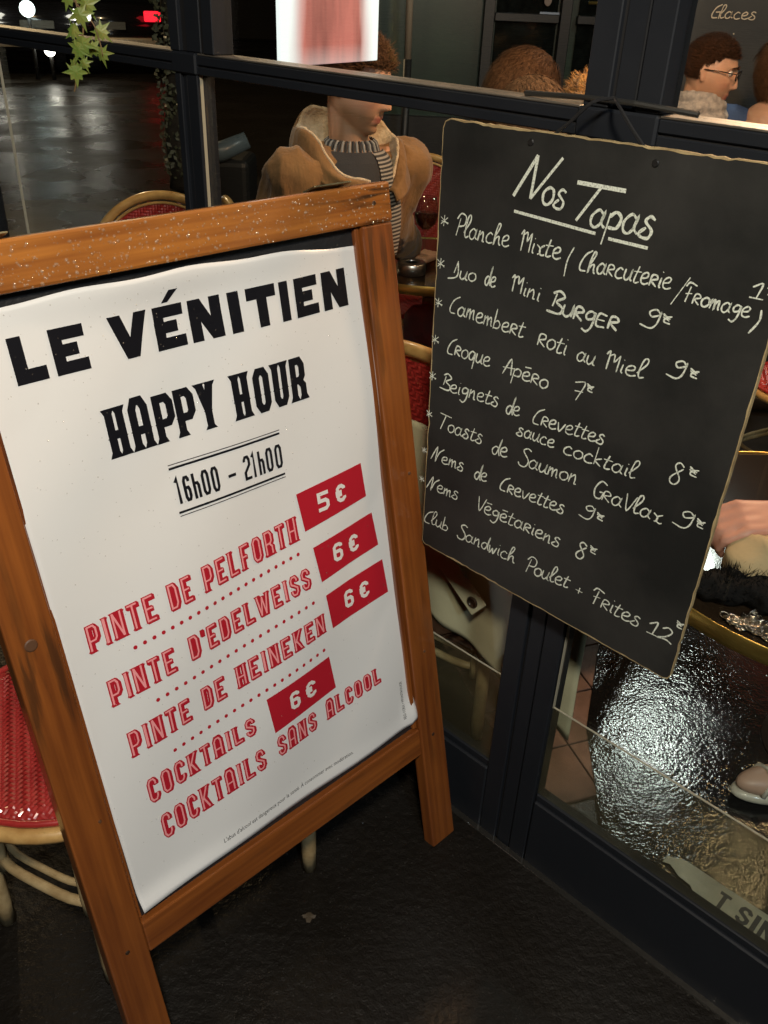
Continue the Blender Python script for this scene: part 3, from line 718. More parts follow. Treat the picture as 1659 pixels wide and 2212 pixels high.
# chalk handwriting: single line glyphs, x-height 100, capital about 200
CH = {
 'a': '78,80 45,100 10,60 15,15 45,2 72,35 82,95 74,35 100,8', 'b': '15,200 8,20 12,5 55,8 72,50 45,85 12,60', 'c': '75,85 45,100 12,60 15,15 45,0 85,15',
 'd': '75,80 40,95 8,50 25,5 60,25 88,190 78,60 95,5', 'e': '15,45 60,60 70,90 45,102 12,70 15,15 50,0 90,20', 'g': '78,85 45,100 15,70 25,30 65,45 80,90 70,-20 40,-70 0,-55',
 'h': '5,60 45,150 50,195 28,190 12,100 8,0 25,60 55,80 60,40 70,5 85,5', 'i': '20,95 15,20 30,3|18,140 22,146', 'k': '10,195 8,0|60,95 12,50 65,2', 'l': '0,40 55,150 50,200 25,180 12,60 25,5 60,20',
 'm': '8,0 12,90 15,60 40,95 48,5 52,60 80,95 88,20 100,3', 'n': '8,0 15,92 20,60 50,96 62,50 62,5 80,5', 'o': '48,100 10,65 15,15 50,0 82,35 75,85 42,98', 'p': '12,95 2,-85|10,70 45,102 80,75 65,20 15,15',
 'q': '75,85 40,100 10,60 20,10 55,15 78,90 70,-85', 'r': '8,0 15,98 55,105 70,75 20,50 75,2', 's': '75,95 45,108 25,80 70,40 60,0 20,0 5,18 35,50', 't': '40,150 20,20 40,0 70,15|0,100 75,108',
 'u': '10,95 8,25 35,0 65,40 75,95 68,20 92,3', 'v': '5,95 35,2 85,100', 'w': '8,95 20,2 45,60 60,2 92,98', 'x': '10,90 45,60 50,20 30,0|85,92 50,60 50,15 75,0 95,10', 'y': '', 'f': '60,180 25,160 20,0|0,90 60,95',
 'é': '15,45 60,60 70,90 45,102 12,70 15,15 50,0 90,20|15,140 75,148', 'N': '0,-5 62,185 60,20 65,5 95,120 150,190', 'P': '40,170 15,0|0,150 40,205 100,185 95,110 25,85', 'M': '0,150 20,190 25,150 25,0|25,150 60,175 70,100 100,165 105,150 105,0',
 'C': '110,200 50,150 15,60 25,5 85,5', 'D': '55,195 28,60|55,195 72,70 45,15 -30,-15', 'B': '40,170 25,60|10,175 60,205 105,165 50,110 105,70 90,15 -15,15', 'U': '10,100 8,30 40,5 75,40 82,105 78,10', 'R': '8,0 15,105 65,112 70,75 20,50 80,0',
 'G': '110,170 55,190 15,100 30,10 80,10 95,75 60,75|95,75 110,75', 'E': '75,100 15,100 10,5 75,3|12,52 65,54', 'A': '10,-10 70,170 95,0|0,60 120,80', 'T': '0,195 150,190|80,190 35,0', 'S': '100,190 60,205 25,165 90,80 70,5 15,0 -5,30',
 'V': '10,185 45,0 100,190', 'F': '40,170 25,0|-10,150 20,195 95,175|5,85 70,100', '(': '60,190 15,90 20,-30', ')': '40,200 60,100 0,-30', '/': '80,200 0,-50', '1': '0,130 55,190 45,5|0,0 90,8', '2': '10,140 50,180 85,140 55,60 0,0 60,20 110,-5',
 '7': '0,160 90,180 45,0|15,85 90,95', '8': '85,165 45,190 20,150 80,60 60,5 20,10 15,60 85,150', '9': '95,140 60,175 20,140 40,95 90,130 95,150 85,30 50,-25 -25,-10', '€': '90,90 40,60 30,10 90,0|10,90 80,60|5,100 60,60 20,40|10,70 75,35', '*': '50,100 45,0|10,80 90,25|85,85 15,15|20,45 95,38', '+': '45,90 45,10|0,50 90,50',
 'O': '55,112 12,70 18,10 60,0 95,40 85,95 50,110'}
WD = {'a': 100, 'i': 38, 'l': 58, 't': 72, 'm': 108, 'N': 130, 'M': 118, 'r': 82, 'w': 98, 'k': 74, 'T': 120, 'P': 98, 'C': 98, 'B': 105, 'f': 60, '1': 85, '/': 70, 'S': 95, 'A': 105, 'F': 88}
M_chalk = bpy.data.materials.new('chalk'); M_chalk.use_nodes = True
_nt = M_chalk.node_tree; _b = _nt.nodes['Principled BSDF']; _b.inputs['Base Color'].default_value = (0.66, 0.71, 0.62, 1); _b.inputs['Roughness'].default_value = 0.9
_n = _nt.nodes.new('ShaderNodeTexNoise'); _n.inputs['Scale'].default_value = 420; _n.inputs['Detail'].default_value = 2
_tc = _nt.nodes.new('ShaderNodeTexCoord'); _nt.links.new(_tc.outputs['Object'], _n.inputs['Vector'])
_mr = _nt.nodes.new('ShaderNodeMapRange'); _mr.inputs[1].default_value = 0.30; _mr.inputs[2].default_value = 0.50; _mr.inputs[3].default_value = 0.45; _mr.inputs[4].default_value = 1.0
_nt.links.new(_n.outputs['Fac'], _mr.inputs[0]); _nt.links.new(_mr.outputs[0], _b.inputs['Alpha'])
_cnt = 0
def chalk_word(bm, txt, x0, x1, y0, y1, xh, w=0.0021, slant=0.12, cap=None):
    global _cnt
    tot = sum(WD.get(c, 88) for c in txt); kx = (x1 - x0) / tot; x = x0; ky = xh / 100
    for c in txt:
        f = (x - x0) / max(1e-6, x1 - x0); yb = y0 + (y1 - y0) * f + random.uniform(-1, 1) * 0.0006
        for st in CH[c].split('|'):
            if not st: continue
            pts = [tuple(float(a) for a in p.split(',')) for p in st.split()]
            sc = random.uniform(0.95, 1.06)
            kk = ky * sc * ((cap or 1.0) if c.isupper() and max(p[1] for p in pts) > 130 else 1.0)
            P = [V((x + p[0] * kx * 0.96 + slant * p[1] * kk, yb + p[1] * kk, 0)) for p in pts]
            P = smooth_path(P, 5) if len(P) > 2 else P
            h = 0.0006 + (_cnt % 40) * 0.000012; _cnt += 1
            ww = w * random.uniform(0.85, 1.12)
            ws = [ww * (0.80 + 0.35 * abs(math.sin(j * 0.55 + _cnt)) ) * (0.7 if j in (0, len(P) - 1) else 1) for j in range(len(P))]
            for q in stroke_quads([(p.x, p.y) for p in P], ws): bm.faces.new([bm.verts.new(cp(p.x, p.y, h)) for p in q])
        x += WD.get(c, 88) * kx
def cline(words, label):
    bm = bmesh.new()
    for wd in words:
        if callable(wd): wd(bm)
        else: chalk_word(bm, *wd)
    bmesh.ops.recalc_face_normals(bm, faces=bm.faces)
    part('chalk_line', bm, M_chalk, cb)['label'] = label
def strk(pts, w):
    def f(bm):
        global _cnt; _cnt += 1
        h = 0.0006 + (_cnt % 40) * 0.000012
        for q in stroke_quads(pts, w): bm.faces.new([bm.verts.new(cp(p.x, p.y, h)) for p in q])
    return f
def star(x, y, r=0.008): return ('*', x - r * .8, x + r * 1.2, y - r, y - r, r * 1.9, 0.0016, 0.0)
cline([strk([(-.1100, 1.2615), (-.0780, 1.3165)], .0045), strk([(-.0780, 1.3165), (-.0825, 1.2625)], .0042), strk([(-.0825, 1.2625), (-.0405, 1.3185)], .0036),
  ('os', -.066, -.028, 1.2600, 1.2570, .0215, .0036), strk([(-.0151, 1.2936), (.0536, 1.2944)], .0052), strk([(.0200, 1.2936), (-.0093, 1.2484)], .0036),
  ('apas', .0090, .1000, 1.2455, 1.2470, .0225, .0036), strk([(-.1059, 1.2427), (.0216, 1.2382)], .0040), strk([(.0404, 1.2358), (.0957, 1.2354)], .0040)], 'large chalk heading Nos Tapas with underlines')
cline([star(-.2278, 1.2087), ('Planche', -.2044, -.1080, 1.1915, 1.1945, .0150), ('Mixte', -.0920, -.0236, 1.1945, 1.1955, .0145), ('(', -.0165, -.0060, 1.181, 1.181, .018),
  ('Charcuterie', .0040, .1350, 1.1895, 1.1935, .0135), ('/', .1400, .1520, 1.184, 1.184, .0155), ('Fromage', .1530, .2360, 1.1840, 1.1850, .0118), (')', .2400, .2500, 1.172, 1.172, .013), ('17', .2300, .2620, 1.2080, 1.2080, .0095)], 'chalk line Planche Mixte (Charcuterie/Fromage) 17')
cline([star(-.2290, 1.1459), ('Duo', -.2060, -.1590, 1.1300, 1.1370, .0130), ('de', -.1440, -.1238, 1.1343, 1.1342, .0140), ('Mini', -.0985, -.0467, 1.1365, 1.1330, .0128),
  ('BUrgEr', -.0323, .0760, 1.1230, 1.1260, .0160, .0030), ('9', .1090, .1270, 1.1450, 1.1450, .0125), ('€', .1310, .1440, 1.1530, 1.1530, .010)], 'chalk line Duo de Mini Burger 9€')
cline([star(-.2281, 1.0883), ('Camembert', -.2055, -.0659, 1.0783, 1.0766, .0145), ('Roti', -.0429, .0063, 1.0735, 1.0720, .0150), ('au', .0220, .0515, 1.0711, 1.0716, .0130), ('Miel', .0646, .1240, 1.0717, 1.0755, .0135),
  ('9', .1570, .1740, 1.0930, 1.0930, .0125), ('€', .1800, .1930, 1.0975, 1.0975, .010)], 'chalk line Camembert Roti au Miel 9€')
cline([star(-.2294, 1.0287), ('Croque', -.2037, -.1189, 1.0150, 1.0178, .0140), ('Apéro', -.0964, -.0151, 1.0163, 1.0153, .0140), ('7', .0240, .0400, 1.0150, 1.0150, .0155), ('€', .0440, .0560, 1.0340, 1.0340, .010)], 'chalk line Croque Apéro 7€')
cline([star(-.2296, .9686), ('Beignets', -.2090, -.0953, .9531, .9610, .0140), ('de', -.0822, -.0565, .9560, .9597, .0150), ('Crevettes', -.0345, .0868, .9570, .9676, .0135)], 'chalk line Beignets de Crevettes')
cline([('sauce', -.0581, .0097, .9288, .9329, .0130), ('cocktail', .0240, .1409, .9301, .9353, .0135), ('8', .1860, .2020, .9500, .9500, .0165), ('€', .2090, .2230, .9720, .9720, .011)], 'chalk line sauce cocktail 8€')
cline([star(-.2310, .9028, .007), ('Toasts', -.2090, -.1178, .8852, .8897, .0145), ('de', -.0996, -.0688, .8815, .8879, .0155), ('Saumon', -.0475, .0563, .8833, .8911, .0150), ('GraVlax', .0815, .1910, .8839, .8870, .0145),
  ('9', .2110, .2300, .8980, .8980, .0135), ('€', .2350, .2480, .9060, .9060, .011)], 'chalk line Toasts de Saumon Gravlax 9€')
cline([star(-.2355, .8347, .006), ('Nems', -.2187, -.1486, .8250, .8288, .0135, .0020), ('de', -.1278, -.1018, .8254, .8303, .0150), ('Crevettes', -.0775, .0434, .8268, .8356, .0140), ('9', .0720, .0890, .8470, .8470, .0125), ('€', .0940, .1070, .8530, .8530, .010)], 'chalk line Nems de Crevettes 9€')
cline([star(-.2371, .7800, .006), ('Nems', -.2237, -.1542, .7686, .7733, .0135, .0020), ('Végétariens', -.1172, .0456, .7731, .7766, .0145), ('8', .0720, .0880, .7740, .7740, .0155), ('€', .0930, .1060, .7950, .7950, .011)], 'chalk line Nems Végétariens 8€')
cline([('Club', -.2257, -.1687, .7001, .7045, .0140, .0018), ('Sandwich', -.1492, -.0291, .7029, .7105, .0145), ('Poulet', -.0090, .0720, .7059, .7153, .0155), ('+', .0840, .0960, .7140, .7140, .013), ('Frites', .1130, .1952, .7105, .7113, .0155), ('12', .2070, .2430, .7110, .7115, .0125), ('€', .2440, .2560, .7440, .7440, .010)], 'chalk line Club Sandwich Poulet + Frites 12€')

# ------------------------------------------------------------------ rattan bistro chairs
M_cane = mat('honey_rattan', (0.62, 0.40, 0.15), 0.32, col2=(0.40, 0.22, 0.07), nscale=20, nstretch=(1, 1, 1), coat=0.4, coat_rough=0.15, bump=0.15, bscale=80)
M_cane_p = mat('pale_rattan', (0.50, 0.38, 0.20), 0.45, col2=(0.30, 0.20, 0.09), nscale=26, bump=0.2, bscale=90)
M_redw = mat('red_weave', (0.44, 0.040, 0.034), 0.30, col2=(0.28, 0.018, 0.018), nscale=12, coat=0.4, coat_rough=0.12)
M_bind = mat('black_binding', (0.02, 0.02, 0.022), 0.4, bump=0.6, bscale=300)
def ribbon(bm, P, Nn, w):
    """flat strip along points P with normals Nn, slightly crowned"""
    prev = None
    for i, p in enumerate(P):
        d = (P[min(i + 1, len(P) - 1)] - P[max(i - 1, 0)]).normalized(); s = d.cross(Nn[i]).normalized() * w / 2
        row = [bm.verts.new(p - s), bm.verts.new(p + Nn[i] * w * 0.14), bm.verts.new(p + s)]
        if prev:
            bm.faces.new((prev[0], row[0], row[1], prev[1])); bm.faces.new((prev[1], row[1], row[2], prev[2]))
        prev = row
def weave(surf, nrm, inside, u0, u1, v0, v1, pitch, amp, single=None):
    """2/2 twill of flat strips on a surface; returns bmeshes (one per strand, or one joined)"""
    res = []; bm = bmesh.new() if single is None else None
    nu = int((u1 - u0) / pitch); nv = int((v1 - v0) / pitch)
    for direction in (0, 1):
        for i in range((nu if direction == 0 else nv) + 1):
            P = []; Nn = []
            runs = []
            for j in range((nv if direction == 0 else nu) + 1):
                a = u0 + (i if direction == 0 else j) * pitch; b = v0 + (j if direction == 0 else i) * pitch
                if inside(a, b):
                    n_ = nrm(a, b); iu, iv = (i, j) if direction == 0 else (j, i)
                    up = ((iu + iv) % 4) < 2
                    h = amp if (up == (direction == 0)) else -amp
                    P.append(surf(a, b) + n_ * h); Nn.append(n_)
                elif P: runs.append((P, Nn)); P = []; Nn = []
            if P: runs.append((P, Nn))
            for P, Nn in runs:
                if len(P) < 2: continue
                if single is None: ribbon(bm, P, Nn, pitch * 0.94)
                else:
                    b2 = bmesh.new(); ribbon(b2, P, Nn, pitch * 0.94); res.append(b2)
    return bm if single is None else res
SR = 0.195
def seat_s(a, b):
    r = math.hypot(a, b) / SR; z = 0.455 - 0.010 * max(0, 1 - r * r) - (0.016 * ((r - 0.86) / 0.14) ** 2 if r > 0.86 else 0)
    return V((a, b, z))
def seat_n(a, b):
    r = math.hypot(a, b) / SR
    if r < 0.86: return V((0, 0, 1))
    return (V((0, 0, 1)) + V((a, b, 0)) / SR * 1.6 * (r - 0.86) / 0.14).normalized()
def back_s(a, b):    # a across -0.2..0.2, b height above seat
    return V((a, -0.185 - b * 0.16 + 0.9 * a * a, 0.46 + b))
def back_n(a, b): return V((-1.8 * a, 1, 0.16)).normalized()
def back_in(a, b):
    if b < 0.10: return False
    top = 0.30 + 0.155 * math.sqrt(max(0, 1 - (a / 0.186) ** 2))
    return abs(a) < 0.186 and b < top
def make_chair(label, group, fine=False, spread=0.165):
    ch = thing('bistro_chair', label, 'chair', group=group)
    L = dict(parent=ch, local=True)
    if fine:
        for b2 in weave(seat_s, seat_n, lambda a, b: a * a + b * b < (SR * 0.995) ** 2, -SR, SR, -SR, SR, 0.0072, 0.0017, single=True):
            part('strand', b2, M_redw, smooth=False, **L)
    else:
        o = part('seat_weave', weave(seat_s, seat_n, lambda a, b: a * a + b * b < (SR * 0.995) ** 2, -SR, SR, -SR, SR, 0.0085, 0.0015), M_redw, **L); o['kind'] = 'stuff'
    bm = bmesh.new(); lathe(bm, [(0, 0.436), (SR * 0.97, 0.436), (SR * 0.97, 0.430), (0, 0.430)], 32); part('seat_base', bm, M_redw, **L)
    ring = [V((math.cos(t) * 0.203, math.sin(t) * 0.203, 0.428)) for t in [2 * PI * k / 48 for k in range(48)]]
    bm = bmesh.new(); tube(bm, ring, 0.0125, 10, closed=True); part('seat_rim', bm, M_cane, smooth=True, **L)
    ring = [V((math.cos(t) * 0.197, math.sin(t) * 0.197, 0.446)) for t in [2 * PI * k / 48 for k in range(48)]]
    bm = bmesh.new(); tube(bm, ring, 0.0055, 8, closed=True); part('seat_piping', bm, M_redw, smooth=True, **L)
    for sx in (-1, 1):
        for sy in (-1, 1):
            top = V((sx * min(0.150, spread - 0.012), sy * min(0.145, spread - 0.012), 0.425)); bot = V((sx * spread, sy * (spread - 0.005), 0.0)); mid = top.lerp(bot, 0.5) + V((sx * 0.004, sy * 0.004, 0))
            bm = bmesh.new(); tube(bm, smooth_path([top, mid, bot], 4), 0.0150, 10); part('leg', bm, M_cane_p, smooth=True, **L)
            bm = bmesh.new(); p = top.lerp(bot, 0.08); q = top.lerp(bot, 0.20); tube(bm, [p, p.lerp(q, .5), q], [0.0185, 0.020, 0.0185], 10); part('binding', bm, M_bind, smooth=True, **L)
            # short doubled cane beside the leg, curving into the hoop
            ix = V((-sx * 0.024, 0, 0)); bm = bmesh.new()
            tube(bm, smooth_path([top + ix, top.lerp(bot, .35) + ix, top.lerp(bot, .62) + ix], 3), 0.009, 8); part('brace', bm, M_cane_p, smooth=True, **L)
    hoop = []
    for k in range(40):
        t = 2 * PI * k / 40; c, s = math.cos(t), math.sin(t)
        p = 4; r = 1 / (abs(c) ** p + abs(s) ** p) ** (1 / p)
        hoop.append(V((c * r * (spread + 0.004), s * r * (spread - 0.001), 0.185)))
    bm = bmesh.new(); tube(bm, hoop, 0.009, 8, closed=True); part('stretcher', bm, M_cane_p, smooth=True, **L)
    bm = bmesh.new(); tube(bm, [V((p.x * 0.90, p.y * 0.90, 0.212)) for p in hoop], 0.0065, 8, closed=True); part('upper_stretcher', bm, M_cane_p, smooth=True, **L)
    # back: bent hoop and inner cane with the woven panel
    def arch(off, b0):
        P = [back_s(-0.190 - off, b0)]
        for k in range(25):
            t = PI - PI * k / 24
            P.append(back_s(math.cos(t) * (0.192 + off), 0.30 + math.sin(t) * (0.160 + off)))
        P.append(back_s(0.190 + off, b0)); return P
    bm = bmesh.new(); tube(bm, smooth_path(arch(0.012, -0.03), 2), 0.0135, 10); part('back_frame', bm, M_cane, smooth=True, **L)
    bm = bmesh.new(); tube(bm, [p + V((0, 0.004, 0)) for p in arch(-0.008, 0.10)], 0.0045, 8); part('back_piping', bm, M_cane, smooth=True, **L)
    o = part('back_weave', weave(back_s, back_n, back_in, -0.186, 0.186, 0.10, 0.46, 0.0085, 0.0014), M_redw, **L); o['kind'] = 'stuff'
    bm = bmesh.new(); tube(bm, [back_s(-0.18, 0.10), back_s(-0.09, 0.10), back_s(0, 0.10), back_s(0.09, 0.10), back_s(0.18, 0.10)], 0.009, 8); part('back_rail', bm, M_cane, smooth=True, **L)
    return ch
GC = 'red woven rattan chairs of the terrace'
c0 = make_chair('red woven rattan chair standing left behind the A-board', GC, fine=True, spread=0.122)
def place_root(c, loc, rotz):
    mw = Matrix.Translation(V(loc)) @ Matrix.Rotation(rotz, 4, 'Z'); c.matrix_basis = mw; MW[c.name] = mw
place_root(c0, (-0.500, 1.022, 0), math.radians(156))
c1 = make_chair('red rattan chair hidden behind the poster, one pale leg showing below', GC)
place_root(c1, (-0.200, 1.318, 0), math.radians(246.7))
dup(c1, (-0.70, 2.42, 0), math.radians(178), 'red rattan chair whose back arches above the A-board left of the man', GC)
dup(c1, (0.205, 1.70, 0), math.radians(-38), 'red rattan chair between A-board and chalkboard, under the cream coat', GC)
dup(c1, (0.02, 3.30, 0), math.radians(160), 'red rattan chair behind the wine glass at the small table', GC)
dup(c1, (-0.25, 2.72, 0), math.radians(-70), 'rattan chair the man in the tan jacket sits on', GC)
dup(c1, (0.52, 1.98, 0), math.radians(-51), 'rattan chair on the wet mat below the chalkboard', GC)
for o in list(bpy.data.objects):
    if o.parent and o.parent.get('label', '').startswith('rattan chair on the wet mat') and 'stretcher' in o.name: bpy.data.objects.remove(o)
dup(c1, (1.36, 2.62, 0), math.radians(120), 'rattan chair beyond the right hand table', GC)

# ------------------------------------------------------------------ tables and what stands on them
M_brass = mat('polished_brass', (0.90, 0.64, 0.18), 0.36, metal=1.0, rough2=0.46, nscale=9)
M_top = mat('dark_table_top', (0.030, 0.018, 0.010), 0.12, col2=(0.018, 0.011, 0.007), nscale=6, coat=0.5, coat_rough=0.08)
M_iron = mat('black_iron', (0.02, 0.02, 0.02), 0.45)
M_steel = mat('polished_steel', (0.75, 0.72, 0.68), 0.32, metal=1.0)
def make_table(label, loc, r, off=(0, 0), disc=False):
    t = thing('bistro_table', label, 'table', loc, group='round brass edged tables'); L = dict(parent=t, local=True)
    bm = bmesh.new(); lathe(bm, [(0, 0.698), (r - 0.003, 0.698), (r - 0.003, 0.672), (0, 0.672)], 64); part('table_top', bm, M_top, **L)
    bm = bmesh.new(); lathe(bm, [(r - 0.0028, 0.700), (r - 0.001, 0.7015), (r, 0.700), (r + 0.0005, 0.672), (r - 0.0028, 0.670), (r - 0.0028, 0.700)], 72); part('brass_rim', bm, M_brass, smooth=True, **L)
    bm = bmesh.new(); lathe(bm, [(0, 0.67), (0.025, 0.67), (0.025, 0.06), (0.06, 0.03), (0.0, 0.03)], 20, c=(off[0], off[1], 0)); part('table_column', bm, M_iron, smooth=True, **L)
    if disc:
        bm = bmesh.new(); lathe(bm, [(0, 0.028), (0.03, 0.028), (0.15, 0.016), (0.15, 0.013), (0, 0.013)], 32, c=(off[0], off[1], 0)); part('table_foot', bm, M_iron, smooth=True, **L)
    for k in range(0 if disc else 3):
        a = k * 2 * PI / 3 + 0.5; bm = bmesh.new(); tube(bm, [V((0.03 * math.cos(a), 0.03 * math.sin(a), 0.06)), V((0.14 * math.cos(a), 0.14 * math.sin(a), 0.045)), V((0.21 * math.cos(a), 0.21 * math.sin(a), 0.014))], [0.02, 0.017, 0.013], 8)
        bmesh.ops.translate(bm, vec=(off[0], off[1], 0), verts=bm.verts)
        part('table_foot', bm, M_iron, smooth=True, **L)
    return t
make_table('small round table with ashtray and wine glass beside the man', (0.125, 2.95, 0), 0.305)
make_table('round brass edged table right of the chalkboard with a chain on it', (0.765, 1.262, 0), 0.350, (0.29, 0.20), True)
bm = bmesh.new(); lathe(bm, [(0, 0.004), (0.030, 0.004), (0.032, 0.030), (0.020, 0.031), (0.020, 0.036), (0.043, 0.036), (0.046, 0.033), (0.0455, 0.0), (0.0, 0.0)], 40)
bmesh.ops.translate(bm, vec=(0.055, 2.79, 0.7005), verts=bm.verts)
tag(part('ashtray', bm, M_steel, smooth=True), 'round polished steel ashtray near the table edge', 'ashtray')
wg = thing('wine_glass', 'stemmed glass of dark red wine beside the ashtray', 'wine glass', (0.098, 2.97, 0.7005)); L = dict(parent=wg, local=True)
bm = bmesh.new(); lathe(bm, [(0, 0.0), (0.034, 0.0), (0.034, 0.002), (0.006, 0.006), (0.0035, 0.015), (0.0035, 0.085), (0.012, 0.095), (0.033, 0.115), (0.0395, 0.140), (0.038, 0.170), (0.031, 0.200), (0.030, 0.200), (0.0368, 0.170), (0.0383, 0.140), (0.032, 0.116), (0.011, 0.097), (0, 0.095)], 32)
part('glass_bowl', bm, glass_mat('wine_glass_glass', tint=(0.9, 0.92, 0.9), ior=1.6), smooth=True, **L)
bm = bmesh.new(); lathe(bm, [(0, 0.098), (0.011, 0.0985), (0.0312, 0.117), (0.0372, 0.140), (0.0370, 0.148), (0, 0.148)], 32)
part('wine', bm, mat('red_wine', (0.025, 0.002, 0.004), 0.05), smooth=True, **L)
# handbag and its chain on the right table
hb = thing('handbag', 'fluffy black bag with a silver chain strap on the right table', 'handbag', (0.70, 1.13, 0.7015)); L = dict(parent=hb)
M_fur = mat('black_fur', (0.007, 0.0065, 0.007), 0.9, spec=0.15, bump=0.8, bscale=180)
bm = bmesh.new(); ellip(bm, (0.545, 1.100, 0.722), (0.075, 0.036, 0.026)); ellip(bm, (0.64, 1.075, 0.728), (0.09, 0.05, 0.032)); ellip(bm, (0.72, 1.05, 0.73), (0.08, 0.06, 0.035))
bm = remesh(bm, 0.006, 2)
for v in bm.verts: v.co += v.normal * (0.009 * noise.noise(v.co * 60) + 0.006 * noise.noise(v.co * 25)); v.co.z = max(v.co.z, 0.7025)
part('bag_body', bm, M_fur, smooth=True, **L)
bm = bmesh.new()
hr = random.Random(3)
for _ in range(900):
    a = hr.uniform(0, 2 * PI); e = hr.uniform(0.1, 1.4); cc, rr = hr.choice((((0.545, 1.100, 0.722), (0.075, 0.036, 0.026)), ((0.64, 1.075, 0.728), (0.09, 0.05, 0.032))))
    d = V((math.cos(a) * math.cos(e) , math.sin(a) * math.cos(e), math.sin(e))); p = V(cc) + V((d.x * rr[0], d.y * rr[1], d.z * rr[2]))
    q = p + (d + V((hr.uniform(-.6, .6), hr.uniform(-.6, .6), hr.uniform(-.2, .5)))) * 0.013; s = d.cross(V((0.3, 0.5, 0.8))).normalized() * 0.0009
    poly(bm, [p - s, p + s, q])
o = part('fur_strands', bm, M_fur, **L); o['kind'] = 'stuff'
M_chain = mat('silver_chain', (0.50, 0.46, 0.40), 0.22, metal=1.0)
tm = bmesh.new()
def torus(bm, mtx, R=0.0062, r=0.0011, a=10, b=5):
    g = []
    for i in range(a):
        t = 2 * PI * i / a; g.append([bm.verts.new(mtx @ V(((R + r * math.cos(2 * PI * j / b)) * math.cos(t), (R * 0.72 + r * math.cos(2 * PI * j / b)) * math.sin(t), r * math.sin(2 * PI * j / b)))) for j in range(b)])
    for i in range(a):
        for j in range(b): bm.faces.new((g[i][j], g[(i + 1) % a][j], g[(i + 1) % a][(j + 1) % b], g[i][(j + 1) % b]))
for k in range(330):
    u = hr.random(); v = hr.gauss(0, 1)
    x = 0.515 + 0.15 * u; y = 1.036 - 0.050 * u + v * 0.013 * (0.45 + u)
    if (V((x, y, 0)) - V((0.765, 1.262, 0))).length > 0.338 or (V((x, y, 0)) - W0).dot(WN) > -0.03: continue
    z = 0.7035 + abs(hr.gauss(0, 0.005)) * (1 - abs(v) * 0.3)
    torus(tm, Matrix.Translation((x, y, max(z, 0.7035))) @ Matrix.Rotation(hr.uniform(0, PI), 4, 'Z') @ Matrix.Rotation(hr.uniform(-1.1, 1.1), 4, 'X'))
for k in range(26):
    t = k / 25; p = V((0.560 + 0.07 * t, 1.052 + 0.022 * math.sin(t * 2.6), 0.706)); torus(tm, Matrix.Translation(p) @ Matrix.Rotation(t * 2.0, 4, 'Z') @ Matrix.Rotation(k % 2 * 1.3, 4, 'X'))
o = part('chain_strap', tm, M_chain, smooth=True, **L); o['kind'] = 'stuff'

# ------------------------------------------------------------------ people
M_skin = mat('skin', (0.55, 0.30, 0.19), 0.48, attr='col')
M_skin.node_tree.nodes['Principled BSDF'].inputs['Subsurface Weight'].default_value = 0.12
M_skin.node_tree.nodes['Principled BSDF'].inputs['Subsurface Radius'].default_value = (0.02, 0.008, 0.004)
def headmesh(bm, mtx, lod=1.0):
    nu, nv = int(96 * lod), int(72 * lod); g = []
    for j in range(1, nv):
        th = PI * j / nv; row = []
        for i in range(nu):
            a = 2 * PI * i / nu; d = V((math.sin(th) * math.sin(a), math.sin(th) * math.cos(a), math.cos(th)))
            x, y, z = d.x * 0.076, d.y * (0.094 if d.y > 0 else 0.102), d.z * (0.118 if d.z > 0 else 0.118)
            if z < 0:
                k = (-z / 0.118); x *= 1 - 0.16 * k ** 1.3
                if y < 0: y *= 1 - 0.60 * min(1, k * 1.2)
                else: y = y + 0.030 * k ** 2 * (1 if d.y > 0.2 else d.y / 0.2)
            if y > 0.02:
                w = min(1, (y - 0.02) / 0.04)
                G_ = lambda cx, cz, sx, sz: math.exp(-((abs(x) - cx) / sx) ** 2 - ((z - cz) / sz) ** 2)
                nz = 0.0
                if -0.045 < z < 0.035:
                    t = (0.035 - z) / 0.066
                    amp = 0.026 * min(1, max(0, t)) ** 1.1 * (1 if z > -0.030 else max(0, 1 - (-0.030 - z) / 0.012))
                    nz = amp * math.exp(-(x / (0.0085 + 0.004 * t)) ** 2)
                y += w * (nz + 0.006 * G_(0.011, -0.030, 0.006, 0.008) - 0.011 * G_(0.032, 0.014, 0.016, 0.012) + 0.005 * G_(0.030, 0.034, 0.022, 0.008)
                          + 0.004 * G_(0.045, -0.018, 0.018, 0.016) + 0.0075 * G_(0, -0.0575, 0.022, 0.0065) + 0.0075 * G_(0, -0.0700, 0.019, 0.0060)
                          - 0.0045 * G_(0, -0.0637, 0.024, 0.0028) - 0.004 * G_(0, -0.082, 0.020, 0.006) + 0.015 * G_(0, -0.100, 0.024, 0.016))
            row.append(bm.verts.new(mtx @ V((x, y, z))))
        g.append(row)
    for j in range(len(g) - 1):
        for i in range(nu): bm.faces.new((g[j][i], g[j + 1][i], g[j + 1][(i + 1) % nu], g[j][(i + 1) % nu]))
    t = bm.verts.new(mtx @ V((0, 0, 0.118))); b = bm.verts.new(mtx @ V((0, 0.03, -0.118)))
    for i in range(nu):
        bm.faces.new((t, g[0][i], g[0][(i + 1) % nu])); bm.faces.new((b, g[-1][(i + 1) % nu], g[-1][i]))
    for sx in (-1, 1):   # ears
        E_ = mtx @ Matrix.Translation((sx * 0.078, -0.008, -0.002)) @ Matrix.Rotation(sx * 0.35, 4, 'Z')
        for k, (oy, oz, r) in enumerate(((0, 0.018, 0.013), (-0.004, 0.006, 0.014), (0, -0.010, 0.011), (0.003, -0.022, 0.008))):
            ellip(bm, E_ @ V((0, oy, oz)), (0.0065, r, r), seg=10, mtx=E_.to_3x3().to_4x4())
